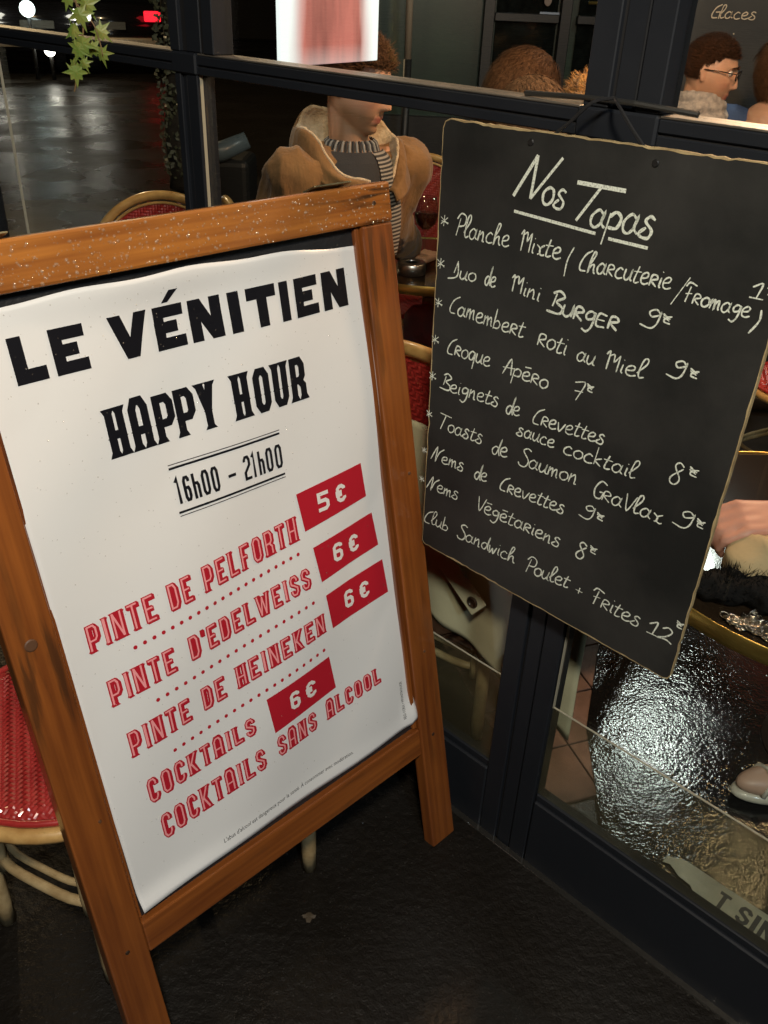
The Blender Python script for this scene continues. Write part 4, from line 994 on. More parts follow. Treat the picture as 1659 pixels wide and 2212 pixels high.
def hand(bm, mtx, curl=0.5, s=1.0):
    """hand along +X, palm down, thumb on +Y; mtx places it"""
    T = lambda p: mtx @ (V(p) * s)
    for y in (-0.026, -0.009, 0.009, 0.026): caps(bm, T((0.0, y * 0.7, 0)), T((0.085, y, 0.002)), 0.013 * s, 0.0115 * s, seg=8)
    for y, L in ((-0.030, 0.060), (-0.010, 0.074), (0.010, 0.080), (0.030, 0.070)):
        a = 0.15 + curl * 0.9; p0 = V((0.088, y, 0.002)); p1 = p0 + V((math.cos(a * .4), 0, -math.sin(a * .4))) * L * 0.46
        p2 = p1 + V((math.cos(a * 1.2), 0, -math.sin(a * 1.2))) * L * 0.32; p3 = p2 + V((math.cos(a * 1.9), 0, -math.sin(a * 1.9))) * L * 0.26
        caps(bm, T(p0), T(p1), 0.0098 * s, 0.0088 * s, seg=8); caps(bm, T(p1), T(p2), 0.0088 * s, 0.0080 * s, seg=8); caps(bm, T(p2), T(p3), 0.0080 * s, 0.0068 * s, seg=8)
    caps(bm, T((0.015, 0.022, -0.004)), T((0.050, 0.052, -0.012)), 0.0145 * s, 0.0115 * s, seg=8)
    caps(bm, T((0.050, 0.052, -0.012)), T((0.080, 0.060, -0.020)), 0.0108 * s, 0.0085 * s, seg=8)
def colour_body(bm, hm, skin, stubble):
    inv = hm.inverted(); lay = bm.verts.layers.float_color.new('col')
    for v in bm.verts:
        p = inv @ v.co; c = V(skin) * (0.94 + 0.10 * noise.noise(v.co * 30))
        if p.length < 0.2 and p.y > 0.02:
            lip = math.exp(-((abs(p.x)) / 0.023) ** 4 - ((p.z + 0.0637) / 0.0105) ** 4)
            c = c.lerp(V((0.50, 0.13, 0.11)), min(1, lip * 0.85))
            ck = math.exp(-((abs(p.x) - 0.045) / 0.02) ** 2 - ((p.z + 0.025) / 0.022) ** 2); c = c.lerp(V((0.62, 0.24, 0.16)), ck * 0.35)
        if stubble and p.length < 0.2:
            s = max(0, min(1, (-p.z - 0.030) / 0.03)) * max(0, min(1, (p.y + 0.02) / 0.03))
            if abs(p.x) < 0.025 and -0.076 < p.z < -0.052: s = 0
            c = c.lerp(V((0.20, 0.115, 0.06)), s * stubble)
        v[lay] = (c.x, c.y, c.z, 1)
def hair_cap(hm, mt, parent, seed, length=0.02, line=0.045, thick=0.010, n=2600, long_=False, name='hair'):
    """displaced cap plus many fine locks"""
    rnd = random.Random(seed); bm = bmesh.new()
    def ok(d):      # scalp region
        if long_: return not (d.y > 0.35 and d.z < 0.55)
        z = d.z * 0.118
        if d.y > 0.45: return z > line + 0.012
        if d.y > -0.1: return z > 0.012 + (d.y + 0.1) * 0.07
        return z > -0.025
    def surf(d, e=0.0): return V((d.x * (0.078 + e), d.y * ((0.096 if d.y > 0 else 0.104) + e), d.z * (0.120 + e)))
    nu, nv = 64, 48; g = {}
    for j in range(nv + 1):
        for i in range(nu):
            th = PI * j / nv; a = 2 * PI * i / nu; d = V((math.sin(th) * math.sin(a), math.sin(th) * math.cos(a), math.cos(th)))
            if ok(d): g[(i, j)] = bm.verts.new(hm @ surf(d, thick * (0.7 + 0.5 * noise.noise(d * 6)) ))
    for (i, j) in list(g):
        q = [(i, j), ((i + 1) % nu, j), ((i + 1) % nu, j + 1), (i, j + 1)]
        if all(k in g for k in q) and j > 0 and j < nv:
            try: bm.faces.new([g[k] for k in q])
            except ValueError: pass
    for _ in range(n):
        while True:
            d = V((rnd.gauss(0, 1), rnd.gauss(0, 1), rnd.gauss(0, 1))).normalized()
            if ok(d): break
        root = surf(d, thick * 0.9)
        flow = V((d.x * 0.6, -0.5 + d.y * 0.8, 0.2)) if not long_ else V((d.x * 0.3, d.y * 0.2 - 0.1, -1.0 + d.z * 0.3))
        flow = (flow + V((rnd.uniform(-.3, .3), rnd.uniform(-.3, .3), rnd.uniform(-.2, .3)))).normalized()
        t = (flow - d * flow.dot(d) * 0.8).normalized(); ln = length * rnd.uniform(0.6, 1.4)
        s = t.cross(d).normalized() * (0.0007 if not long_ else 0.0011)
        p1 = root + t * ln * 0.5 + d * ln * (0.35 if not long_ else 0.12); p2 = root + t * ln + d * ln * (0.35 if not long_ else 0.05)
        a, b, c_, dd = [bm.verts.new(hm @ q) for q in (root - s, root + s, p1 + s * .8, p1 - s * .8)]; e = bm.verts.new(hm @ p2)
        bm.faces.new((a, b, c_, dd)); bm.faces.new((dd, c_, e))
    return part(name, bm, mt, parent)
def facing(loc, az, pitch=0.0, roll=0.0):
    """local +Y looks along azimuth az (deg clockwise from +Y)"""
    return Matrix.Translation(V(loc)) @ Matrix.Rotation(-math.radians(az), 4, 'Z') @ Matrix.Rotation(math.radians(pitch), 4, 'X') @ Matrix.Rotation(math.radians(roll), 4, 'Y')
def cloth(bm, vox, wr, sc=9, fine=0.0):
    bm = remesh(bm, vox, 8, 0.6)
    for v in bm.verts:
        p = v.co; a = noise.noise(V((p.x * sc, p.y * sc, p.z * sc * 0.7))); f = 1 - abs(noise.noise(V((p.x * sc * 2.1, p.y * sc * 2.1, p.z * sc * 1.3 + 4))))
        v.co = p + v.normal * (a * wr + (f ** 3 - 0.4) * wr * 0.9)
    bm.normal_update(); return bm
def person(label, hip, az, head, head_az, pitch, coat, skin=(0.66, 0.38, 0.25), stubble=0.0, arms=(), hair=None, legs=True, hr_=None, vox=0.007, shoulder_z=1.05, sh_w=0.175, coat_name='jacket', trousers=None, size=1.0):
    """seated figure; hip and head are world points"""
    P = thing('person', label, 'person', (hip[0], hip[1], 0))
    B = facing((hip[0], hip[1], 0), az); hip = V(hip); head = V(head); hm = facing(head, head_az, pitch)
    neck = V((head.x, head.y, 0)) - (facing((0, 0, 0), az).to_3x3() @ V((0, 0.02, 0))); neck.z = shoulder_z + 0.02
    side = (B.to_3x3() @ V((1, 0, 0)))
    # body: one continuous skin
    bm = bmesh.new(); headmesh(bm, hm, 1.0 if vox < 0.006 else 0.6)
    caps(bm, neck + V((0, 0, -0.03)), hm @ V((0, -0.018, -0.05)), 0.058, 0.052)
    caps(bm, hip + V((0, 0, 0.05)), neck + V((0, 0, -0.08)), 0.10, 0.11)
    sl = neck + side * -sh_w; sr = neck + side * sh_w; sl.z = sr.z = shoulder_z - 0.03
    for sh, (el, wr, hd) in zip((sl, sr), arms):
        if el is None: continue
        caps(bm, sh, el, 0.045, 0.036); caps(bm, el, wr, 0.036, 0.026)
        caps(bm, neck + V((0, 0, -.07)), sh, 0.06, 0.05)
        if hd is not None: hand(bm, hd[0], hd[1])
    bm = remesh(bm, vox, 2 if vox < 0.006 else 1, 0.4); colour_body(bm, hm, skin, stubble)
    part('body', bm, M_skin, P, smooth=True)
    # clothes
    bm = bmesh.new()
    ch_ = hip.lerp(neck, 0.62)
    mB = B.to_3x3().to_4x4()
    for f, (rx, ry, rz) in ((0.10, (0.185, 0.15, 0.13)), (0.42, (0.185, 0.145, 0.17)), (0.72, (0.205, 0.145, 0.17))):
        ellip(bm, hip.lerp(neck, f), (rx * size, ry * size, rz * size), mtx=mB)
    for s_, sh in ((-1, sl), (1, sr)): caps(bm, neck + V((0, 0, -0.080)), sh + V((0, 0, -0.020)), 0.058, 0.078 * size)
    for sh, (el, wr, hd) in zip((sl, sr), arms):
        if el is None: continue
        caps(bm, sh + V((0, 0, -0.02)), el, 0.076 * size, 0.068 * size); caps(bm, el, wr, 0.070, 0.050)
    part(coat_name, cloth(bm, 0.009, 0.013, 8), coat, P, smooth=True)
    if legs:
        bm = bmesh.new()
        for s_ in (-1, 1):
            h_ = hip + side * 0.085 * s_; k_ = B @ V((0.11 * s_, 0.44, 0.50)); f_ = B @ V((0.12 * s_, 0.42, 0.09))
            caps(bm, h_, k_, 0.085, 0.062); caps(bm, k_, f_, 0.060, 0.045)
        part('trousers', cloth(bm, 0.012, 0.006), trousers or mat('dark_jeans', (0.018, 0.020, 0.028), 0.8), P, smooth=True)
        for s_ in (-1, 1):
            bm = bmesh.new(); f_ = B @ V((0.12 * s_, 0.42, 0.045)); ellip(bm, f_ + (B.to_3x3() @ V((0, 0.05, 0))), (0.045, 0.13, 0.045), mtx=mB); 
            part('shoe', bm, mat('dark_shoe', (0.02, 0.018, 0.016), 0.4), P, smooth=True)
    if hair: hair_cap(hm, hair[0], P, hair[1], *hair[2:3], **(hair[3] if len(hair) > 3 else {}))
    for s_ in (-1, 1):
        bm = bmesh.new(); ellip(bm, hm @ V((s_ * 0.031, 0.0745, 0.014)), (0.0115, 0.0115, 0.0115), seg=12)
        part('eye', bm, mat('eye', (0.55, 0.5, 0.45), 0.1), P, smooth=True)
        bm = bmesh.new(); ellip(bm, hm @ V((s_ * 0.031, 0.0850, 0.013)), (0.0046, 0.0028, 0.0046), seg=10, mtx=hm.to_3x3().to_4x4())
        part('iris', bm, mat('iris', (0.04, 0.02, 0.01), 0.1), P, smooth=True)
        bm = bmesh.new(); tube(bm, [hm @ V((s_ * x, y, z)) for x, y, z in ((0.014, 0.0955, 0.031), (0.030, 0.0935, 0.037), (0.048, 0.080, 0.032))], [0.0028, 0.0032, 0.0012], 6)
        part('eyebrow', bm, hair[0] if hair else M_fur, P)
    return P, hm, B, neck
M_hair_b = mat('brown_hair', (0.075, 0.035, 0.015), 0.75, spec=0.2, col2=(0.13, 0.065, 0.03), nscale=60)
M_hair_l = mat('light_brown_hair', (0.22, 0.13, 0.07), 0.8, spec=0.15, col2=(0.12, 0.07, 0.04), nscale=50)
M_hair_d = mat('dark_hair', (0.035, 0.018, 0.010), 0.85, spec=0.1, col2=(0.07, 0.03, 0.015), nscale=60)
M_tan = mat('tan_canvas', (0.235, 0.122, 0.040), 0.85, col2=(0.165, 0.082, 0.026), nscale=9, bump=0.9, bscale=20, bstretch=(1, 1, 0.45), bdist=0.016, sheen=0.15)
M_fleece = mat('cream_fleece', (0.66, 0.53, 0.36), 0.95, col2=(0.48, 0.36, 0.22), nscale=40, bump=1.0, bscale=130, bdist=0.004, sheen=0.4)
# the man in the tan jacket
hdir = Matrix.Identity(4)
man, hmM, BM, nkM = person('man in a tan hooded jacket with cream fleece lining, seated facing right', (-0.245, 2.64, 0.50), 140, (-0.122, 2.57, 1.262), 114, -14, M_tan,
    stubble=0.75, hair=(M_hair_b, 5, 0.020, dict(thick=0.006, n=9000)), vox=0.0045, shoulder_z=1.085, sh_w=0.188, size=1.04,
    arms=((V((-0.030, 2.70, 0.90)), V((0.030, 2.86, 0.775)), (frame((0.08, 2.87, 0.722), V((0.5, 0.85, 0)).normalized(), V((-0.85, 0.5, 0)).normalized(), V((0, 0, 1))), 0.6)),
          (V((-0.36, 2.42, 0.80)), V((-0.16, 2.42, 0.60)), (frame((-0.14, 2.42, 0.59), V((0.9, 0.3, -0.2)).normalized(), V((-0.3, 0.9, 0)).normalized(), V((0.2, 0, 1)).normalized()), 0.5))))
# hood: canvas outside, fleece inside
def hood_pt(a, k):
    """a azimuth round the neck (0 = chest front), k 0 neck .. 1 rim .. 2 outside hem"""
    back = (1 - math.cos(a)) / 2; f = 1 - back
    rim_r = 0.126 + 0.020 * abs(math.sin(a)) + 0.008 * math.sin(3 * a + 1); rim_z = -0.030 + 0.012 * math.sin(5 * a) + 0.110 * back ** 0.8 - 0.16 * max(0, f - 0.62)
    in_z = -0.060 - 0.14 * max(0, f - 0.5); hem_r = 0.170; hem_z = -0.060 + 0.03 * back - 0.16 * max(0, f - 0.6)
    if k <= 1: r = 0.078 + (rim_r - 0.078) * k ** 0.8; z = in_z + (rim_z - in_z) * k
    else: kk = k - 1; r = rim_r + 0.014 * math.sin(min(1, kk * 2) * PI / 2) + (hem_r - rim_r - 0.014) * kk; z = rim_z + (hem_z - rim_z) * kk ** 1.2 + 0.006 * math.sin(kk * PI)
    wob = 0.006 * noise.noise(V((a * 2, k * 2, 3)))
    d = BM.to_3x3() @ V((math.sin(a) * (r + wob), math.cos(a) * (r + wob), 0))
    return nkM + V((0, 0, z + wob)) + d
A_ = [math.radians(-166 + 332 * i / 72) for i in range(73)]
for nm, k0, k1, n_, mt in (('hood_lining', 0.0, 1.0, 14, M_fleece), ('hood', 1.0, 2.0, 14, M_tan)):
    bm = bmesh.new(); rows = []
    for j in range(n_ + 1):
        row = []
        for a in A_:
            aa = PI + a     # centred on the back
            p = hood_pt(aa, k0 + (k1 - k0) * j / n_)
            if nm == 'hood_lining': p = p + V((noise.noise(p * 90), noise.noise(p * 90 + V((5, 5, 5))), noise.noise(p * 90 + V((9, 0, 0))))) * 0.003
            row.append(bm.verts.new(p))
        rows.append(row)
    for r0, r1 in zip(rows, rows[1:]):
        for i in range(len(A_) - 1): bm.faces.new((r0[i], r0[i + 1], r1[i + 1], r1[i]))
    o = part(nm, bm, mt, man, smooth=True); md = o.modifiers.new('t', 'SOLIDIFY'); md.thickness = 0.006; md.offset = -1 if nm == 'hood' else 1
# sweater collar and striped front in the open neck
M_knit = mat('dark_knit', (0.035, 0.035, 0.038), 0.9, bump=0.5, bscale=240)
M_rib = mat('grey_rib', (0.26, 0.26, 0.25), 0.9)
def body_pt(a, z, r): return nkM + V((0, 0, z)) + BM.to_3x3() @ V((math.sin(a) * r, math.cos(a) * r, 0))
for k in range(46):
    a = 2 * PI * k / 46
    bm = bmesh.new(); tube(bm, [body_pt(a, 0.018, 0.062), body_pt(a, 0.012, 0.071), body_pt(a, -0.012, 0.079), body_pt(a, -0.03, 0.085)], 0.0040, 6)
    part('collar_rib', bm, M_rib if k % 2 else M_knit, man, smooth=True)
m_ = bpy.data.materials.new('striped_knit'); m_.use_nodes = True; nt_ = m_.node_tree; b_ = nt_.nodes['Principled BSDF']; b_.inputs['Roughness'].default_value = 0.9
tc_ = nt_.nodes.new('ShaderNodeTexCoord'); sp_ = nt_.nodes.new('ShaderNodeSeparateXYZ'); nt_.links.new(tc_.outputs['Object'], sp_.inputs[0])
mu_ = nt_.nodes.new('ShaderNodeMath'); mu_.operation = 'MULTIPLY'; mu_.inputs[1].default_value = 2 * PI / 0.0095; nt_.links.new(sp_.outputs[2], mu_.inputs[0])
si_ = nt_.nodes.new('ShaderNodeMath'); si_.operation = 'SINE'; nt_.links.new(mu_.outputs[0], si_.inputs[0])
gt_ = nt_.nodes.new('ShaderNodeMath'); gt_.operation = 'GREATER_THAN'; gt_.inputs[1].default_value = 0.1; nt_.links.new(si_.outputs[0], gt_.inputs[0])
mx_ = nt_.nodes.new('ShaderNodeMix'); mx_.data_type = 'RGBA'; mx_.inputs[6].default_value = (0.03, 0.03, 0.032, 1); mx_.inputs[7].default_value = (0.32, 0.30, 0.27, 1)
nt_.links.new(gt_.outputs[0], mx_.inputs[0]); nt_.links.new(mx_.outputs[2], b_.inputs['Base Color'])
for nm, (a0, a1), mt in (('sweater', (-0.10, 1.35), M_knit), ('scarf', (-1.1, -0.10), m_)):
    bm = bmesh.new(); rows = []
    for j in range(15):
        v = j / 14; row = []
        for i in range(9):
            a = a0 + (a1 - a0) * i / 8; a *= (1 - 0.80 * v); row.append(bm.verts.new(body_pt(a, -0.005 - 0.26 * v, 0.084 + 0.088 * v ** 0.55 + (0.004 if nm == 'scarf' else 0))))
        rows.append(row)
    for r0, r1 in zip(rows, rows[1:]):
        for i in range(8): bm.faces.new((r0[i], r1[i], r1[i + 1], r0[i + 1]))
    part(nm, bm, mt, man, smooth=True)
# the man with glasses
P2, hm2, B2, nk2 = person('man with glasses and a grey scarf seen through the upper right pane', (1.10, 3.66, 0.50), 105, (1.125, 3.60, 1.255), 116, -10, mat('camel_coat', (0.34, 0.20, 0.09), 0.85, bump=0.3, bscale=200),
    stubble=0.35, hair=(M_hair_d, 8, 0.013, dict(thick=0.004, n=8000)), vox=0.005, shoulder_z=1.06, arms=((V((1.35, 3.75, 0.78)), V((1.45, 3.6, 0.72)), None), (V((1.2, 3.4, 0.78)), V((1.4, 3.4, 0.74)), None)))
M_gl = mat('black_spectacle', (0.01, 0.01, 0.012), 0.25)
bm = bmesh.new()
for s_ in (-1, 1):
    tube(bm, [hm2 @ V((s_ * 0.033 + 0.021 * math.cos(t), 0.105 - abs(0.021 * math.cos(t)) * 0.1, 0.012 + 0.016 * math.sin(t))) for t in [2 * PI * k / 20 for k in range(20)]], 0.0019, 6, closed=True)
    tube(bm, [hm2 @ V((s_ * 0.054, 0.102, 0.018)), hm2 @ V((s_ * 0.078, 0.04, 0.016)), hm2 @ V((s_ * 0.084, -0.01, 0.010))], 0.0018, 6)
tube(bm, [hm2 @ V((-0.012, 0.104, 0.014)), hm2 @ V((0, 0.107, 0.018)), hm2 @ V((0.012, 0.104, 0.014))], 0.0018, 6)
part('glasses', bm, M_gl, P2, smooth=True)
bm = bmesh.new()
for k in range(3):
    tube(bm, [nk2 + V((0, 0, 0.085 - 0.032 * k)) + (B2.to_3x3() @ V((math.sin(t) * (0.070 + 0.016 * k), math.cos(t) * (0.072 + 0.016 * k), 0.012 * math.sin(t + k)))) for t in [2 * PI * i / 24 for i in range(24)]], 0.019, 8, closed=True)
part('scarf', cloth(bm, 0.006, 0.004, 25), mat('grey_scarf', (0.50, 0.46, 0.43), 0.9, col2=(0.26, 0.25, 0.25), nscale=60), P2, smooth=True)
# heads cropped by the rail
person('brown haired woman bending her head, behind the top of the chalkboard', (0.36, 3.2, 0.50), 60, (0.375, 3.02, 1.215), 70, -30, mat('dark_coat', (0.02, 0.02, 0.024), 0.8), hair=(M_hair_b, 11, 0.05, dict(long_=True, thick=0.012, n=7000)), shoulder_z=1.0)
person('light brown haired guest facing the man, hand on the small table', (0.44, 2.62, 0.50), -35, (0.365, 2.66, 1.165), -40, -18, mat('beige_shirt', (0.40, 0.29, 0.18), 0.85), hair=(M_hair_l, 12, 0.05, dict(long_=True, thick=0.010, n=7000)), shoulder_z=0.98,
    arms=((V((0.24, 2.50, 0.86)), V((0.180, 2.52, 0.93)), (frame((0.165, 2.50, 0.895), V((-0.25, 0.1, 0.85)).normalized(), V((0.1, 1, -0.1)).normalized(), V((-0.85, 0.0, -0.25)).normalized()), 0.7)), (V((0.62, 2.7, 0.78)), V((0.48, 2.85, 0.74)), None)))
P5, hm5, B5, nk5 = person('guest with a tawny fur hood beside the screen post', (0.58, 2.72, 0.50), 200, (0.60, 2.72, 1.20), 205, -12, mat('olive_parka', (0.05, 0.05, 0.03), 0.85), hair=(M_hair_d, 13, 0.04, dict(long_=True)), shoulder_z=1.0)
M_tawny = mat('tawny_fur', (0.50, 0.27, 0.07), 0.8, col2=(0.26, 0.12, 0.03), nscale=45, sheen=0.4)
bm = bmesh.new(); ellip(bm, (0.525, 2.62, 1.235), (0.085, 0.09, 0.075)); ellip(bm, (0.56, 2.60, 1.19), (0.09, 0.08, 0.08))
bm = remesh(bm, 0.007, 2)
for v in bm.verts: v.co += v.normal * 0.014 * noise.noise(v.co * 45)
rnd = random.Random(9); base = [(v.co.copy(), v.normal.copy()) for v in bm.verts]
for _ in range(3500):
    p, n_ = rnd.choice(base); t = (n_ + V((rnd.uniform(-.7, .7), rnd.uniform(-.7, .7), rnd.uniform(-.9, .3)))).normalized(); s = t.cross(n_ + V((.01, .02, .03))).normalized() * 0.0011
    poly(bm, [p - s, p + s, p + t * rnd.uniform(0.012, 0.026)])
part('fur_hood', bm, M_tawny, P5)
person('person in a blue coat with tousled brown hair at the right edge', (1.85, 4.05, 0.50), 20, (1.55, 4.05, 1.235), -20, -5, mat('blue_coat', (0.045, 0.085, 0.19), 0.8), hair=(M_hair_b, 15, 0.05, dict(thick=0.014, n=7000, long_=True)), shoulder_z=1.08, sh_w=0.22)
# seated person whose cream coat hangs beside the chalkboard
M_cream = mat('cream_coat', (0.66, 0.60, 0.40), 0.85, col2=(0.54, 0.48, 0.31), nscale=6, bump=0.2, bscale=240)
P7, hm7, B7, nk7 = person('person in a cream trench coat seated behind the chalkboard', (0.28, 1.80, 0.50), 35, (0.34, 1.84, 1.10), 35, -25, M_cream, hair=(M_hair_d, 17, 0.03), shoulder_z=0.93, coat_name='coat', legs=False)
def skirt(name, A, B, drop, amp, seed, lab=None, bot=None):
    """hanging cloth between two top points, folds deepening downwards"""
    bm = bmesh.new(); rows = []; A = V(A); B = V(B); C_ = V(bot[0]); D_ = V(bot[1]); nrm = WN; nn = 44
    for j in range(31):
        v = j / 30; row = []
        for i in range(nn + 1):
            u = i / nn; p = A.lerp(B, u).lerp(C_.lerp(D_, u), v)
            w = math.sin(u * 15 + seed + 1.2 * v) * 0.6 + math.sin(u * 31 + seed * 2 - v) * 0.25 + 0.5 * noise.noise(V((u * 5, v * 3, seed)))
            crease = math.exp(-((v - 0.42 + (u - 0.35) * 0.62) / 0.035) ** 2)
            row.append(bm.verts.new(p + nrm * (amp * w * (0.35 + 0.65 * v) - crease * 0.014)))
        rows.append(row)
    for r0, r1 in zip(rows, rows[1:]):
        for i in range(nn): bm.faces.new((r0[i], r1[i], r1[i + 1], r0[i + 1]))
    o = part(name, bm, M_cream, P7, smooth=True); md = o.modifiers.new('t', 'SOLIDIFY'); md.thickness = 0.003
    return o
o = skirt('coat_tail', wp(0.47, 0.80, -0.065), wp(-0.04, 0.80, -0.085), 0.5, 0.013, 2.0, bot=(wp(0.46, 0.43, -0.085), wp(-0.035, 0.235, -0.12)))
# belt tab with its button
bm = bmesh.new(); bm = bbox((0, 0, 0), (0.12, 0.050, 0.004), 0.0018, 2)
x_ = (-WE * 0.80 - V((0, 0, 0.60))).normalized(); z_ = WN; y_ = z_.cross(x_)
tabp = wp(0.215, 0.512, -0.062)
part('coat_tab', bm, M_cream, P7, frame(tabp, x_, y_, z_))
bm = bmesh.new(); lathe(bm, [(0, 0.003), (0.010, 0.0035), (0.0125, 0.002), (0.0125, 0), (0, 0)], 20)
part('button', bm, mat('brown_button', (0.035, 0.022, 0.015), 0.3), P7, frame(tabp + x_ * 0.040 + z_ * 0.0025, x_, y_, z_), smooth=True)
bm = bmesh.new()
for s_ in (-1, 1):
    caps(bm, B7 @ V((0.09 * s_, 0.02, 0.5)), B7 @ V((0.12 * s_, 0.42, 0.50)), 0.085, 0.065); caps(bm, B7 @ V((0.12 * s_, 0.42, 0.50)), B7 @ V((0.14 * s_, 0.34, 0.09)), 0.06, 0.045)
part('trousers', cloth(bm, 0.012, 0.006), mat('black_trousers', (0.012, 0.012, 0.013), 0.8), P7, smooth=True)
# person at the right table: hand, cuff, shoe
hx_ = V((-0.97, 0.02, -0.12)).normalized(); hz_ = V((-0.10, -0.35, 0.93)); hy_ = hz_.cross(hx_).normalized(); hz_ = hx_.cross(hy_)
handM = frame((0.655, 1.185, 0.800), hx_, hy_, hz_)
P8, hm8, B8, nk8 = person('person at the right table, hand resting over a fluffy black bag', (1.52, 1.32, 0.50), -85, (1.47, 1.32, 1.26), -85, -5, mat('beige_sleeve', (0.46, 0.34, 0.19), 0.8, bump=0.2, bscale=200), skin=(0.62, 0.30, 0.22), hair=(M_hair_d, 21, 0.04), vox=0.0055,
    arms=((V((1.10, 1.02, 0.84)), V((0.585, 1.135, 0.742)), None), (V((1.10, 1.36, 0.90)), V((0.70, 1.19, 0.81)), (handM, 1.0))), legs=True)
sh = thing('trainer_shoe', 'pale trainer shoe on the wet mat at the right edge', 'shoe', (0.87, 1.33, 0.0)); L = dict(parent=sh)
sm_ = frame((0.885, 1.325, 0.013), V((-0.80, -0.10, 0)).normalized(), V((0.10, -0.80, 0)).normalized(), V((0, 0, 1)))
bm = bmesh.new(); ellip(bm, (0, 0, 0.020), (0.115, 0.045, 0.022)); bm = remesh(bm, 0.006, 3); part('sole', bm, mat('pale_rubber', (0.55, 0.52, 0.42), 0.35, coat=0.3), sh, sm_, smooth=True)
bm = bmesh.new(); ellip(bm, (0.01, 0, 0.045), (0.098, 0.038, 0.032)); ellip(bm, (-0.04, 0, 0.070), (0.048, 0.034, 0.045)); bm = remesh(bm, 0.005, 4); part('upper', bm, mat('blush_leather', (0.50, 0.33, 0.24), 0.45), sh, sm_, smooth=True)
bm = bmesh.new(); tube(bm, [V((0.06, 0.034, 0.035)), V((0.045, 0.028, 0.065)), V((0.040, 0, 0.078)), V((0.045, -0.028, 0.065)), V((0.06, -0.034, 0.035))], 0.006, 8); part('strap', bm, mat('pale_strap', (0.58, 0.55, 0.46), 0.5), sh, sm_, smooth=True)

# ------------------------------------------------------------------ torn paper strip with print on the wet floor
sd = V((0.735, -0.678, 0)).normalized(); sn = V((0.678, 0.735, 0)).normalized(); so = V((0.590, 1.142, 0.0165))
st = thing('paper_strip', 'torn pale paper strip printed T SING lying on the wet mat', 'paper strip', so)
bm = bmesh.new(); up_, lo_ = [], []
for k in range(41):
    t = k / 40 * 0.52; n1_ = 0.004 * noise.noise(V((t * 60, 0, 0)))
    wtop = 0.030 if t > 0.03 else 0.012 + t * 0.6
    wbot = -0.050 + 0.014 * noise.noise(V((t * 22, 3, 0))) if t > 0.11 else -0.006 - 0.42 * max(0, t - 0.03) + 0.010 * noise.noise(V((t * 40, 1, 0)))
    up_.append(so + sd * t + sn * wtop); lo_.append(so + sd * t + sn * wbot)
for k in range(40): poly(bm, [lo_[k], lo_[k + 1], up_[k + 1], up_[k]])
o = part('paper', bm, mat('damp_paper', (0.80, 0.74, 0.56), 0.35, col2=(0.60, 0.54, 0.38), nscale=14, bump=0.3, bscale=50), st); md = o.modifiers.new('t', 'SOLIDIFY'); md.thickness = 0.0008; md.offset = -1
bm = bmesh.new(); x = 0.115
for c, w_ in (('T', 0.022), (' ', 0.010), ('S', 0.024), ('I', 0.010), ('N', 0.026), ('G', 0.026)):
    if c != ' ': letter(bm, lambda s, q, h: so + sd * s + sn * q + V((0, 0, h)), c, x, x + w_, -0.026, 0.016, 0.0078, 0.0006)
    x += w_ + 0.005
part('printed_word', bm, mat('grey_print', (0.05, 0.05, 0.055), 0.4), st)['label'] = 'dark grey letters T SING'

# ------------------------------------------------------------------ ivy hanging in front of the screen
iv = thing('ivy', 'hanging sprig of green pointed ivy leaves in front of the screen', 'plant', (-0.50, 1.50, 1.5))
M_leaf = mat('ivy_leaf', (0.13, 0.20, 0.035), 0.5, col2=(0.26, 0.26, 0.06), nscale=40)
M_leaf.node_tree.nodes['Principled BSDF'].inputs['Subsurface Weight'].default_value = 0.2
M_stem = mat('ivy_stem', (0.16, 0.10, 0.04), 0.6)
lobes = [(0, 0), (-.30, .06), (-.62, -.12), (-.42, .22), (-.98, .42), (-.40, .50), (-.42, .78), (-.16, .72), (0, 1.25), (.16, .72), (.42, .78), (.40, .50), (.98, .42), (.42, .22), (.62, -.12), (.30, .06)]
def leaf(p, dirv, nrm_, s):
    y = V(dirv).normalized(); z = (V(nrm_) - y * V(nrm_).dot(y)).normalized(); x = y.cross(z); bm = bmesh.new()
    c = bm.verts.new(V(p) + (y * 0.35) * s)
    vs = [bm.verts.new(V(p) + (x * a * 0.8 + y * b - z * (abs(a) ** 1.5 * 0.28 + 0.18 * b * b)) * s) for a, b in lobes]
    for i in range(len(vs)): bm.faces.new((c, vs[i], vs[(i + 1) % len(vs)]))
    part('leaf', bm, M_leaf, iv)
rnd = random.Random(21)
vine = [(-0.470, 1.45, 1.60), (-0.474, 1.45, 1.50), (-0.476, 1.45, 1.455), (-0.470, 1.45, 1.425), (-0.478, 1.45, 1.400), (-0.488, 1.45, 1.378), (-0.492, 1.45, 1.350), (-0.496, 1.45, 1.338)]
bm = bmesh.new(); tube(bm, smooth_path(vine, 4), 0.0012, 6); tube(bm, smooth_path([vine[2], (-0.455, 1.45, 1.43), (-0.448, 1.45, 1.405), (-0.446, 1.45, 1.388)], 4), 0.0009, 6)
tube(bm, smooth_path([vine[2], (-0.490, 1.455, 1.47), (-0.497, 1.45, 1.485)], 3), 0.001, 6)
part('stem', bm, M_stem, iv, smooth=True)
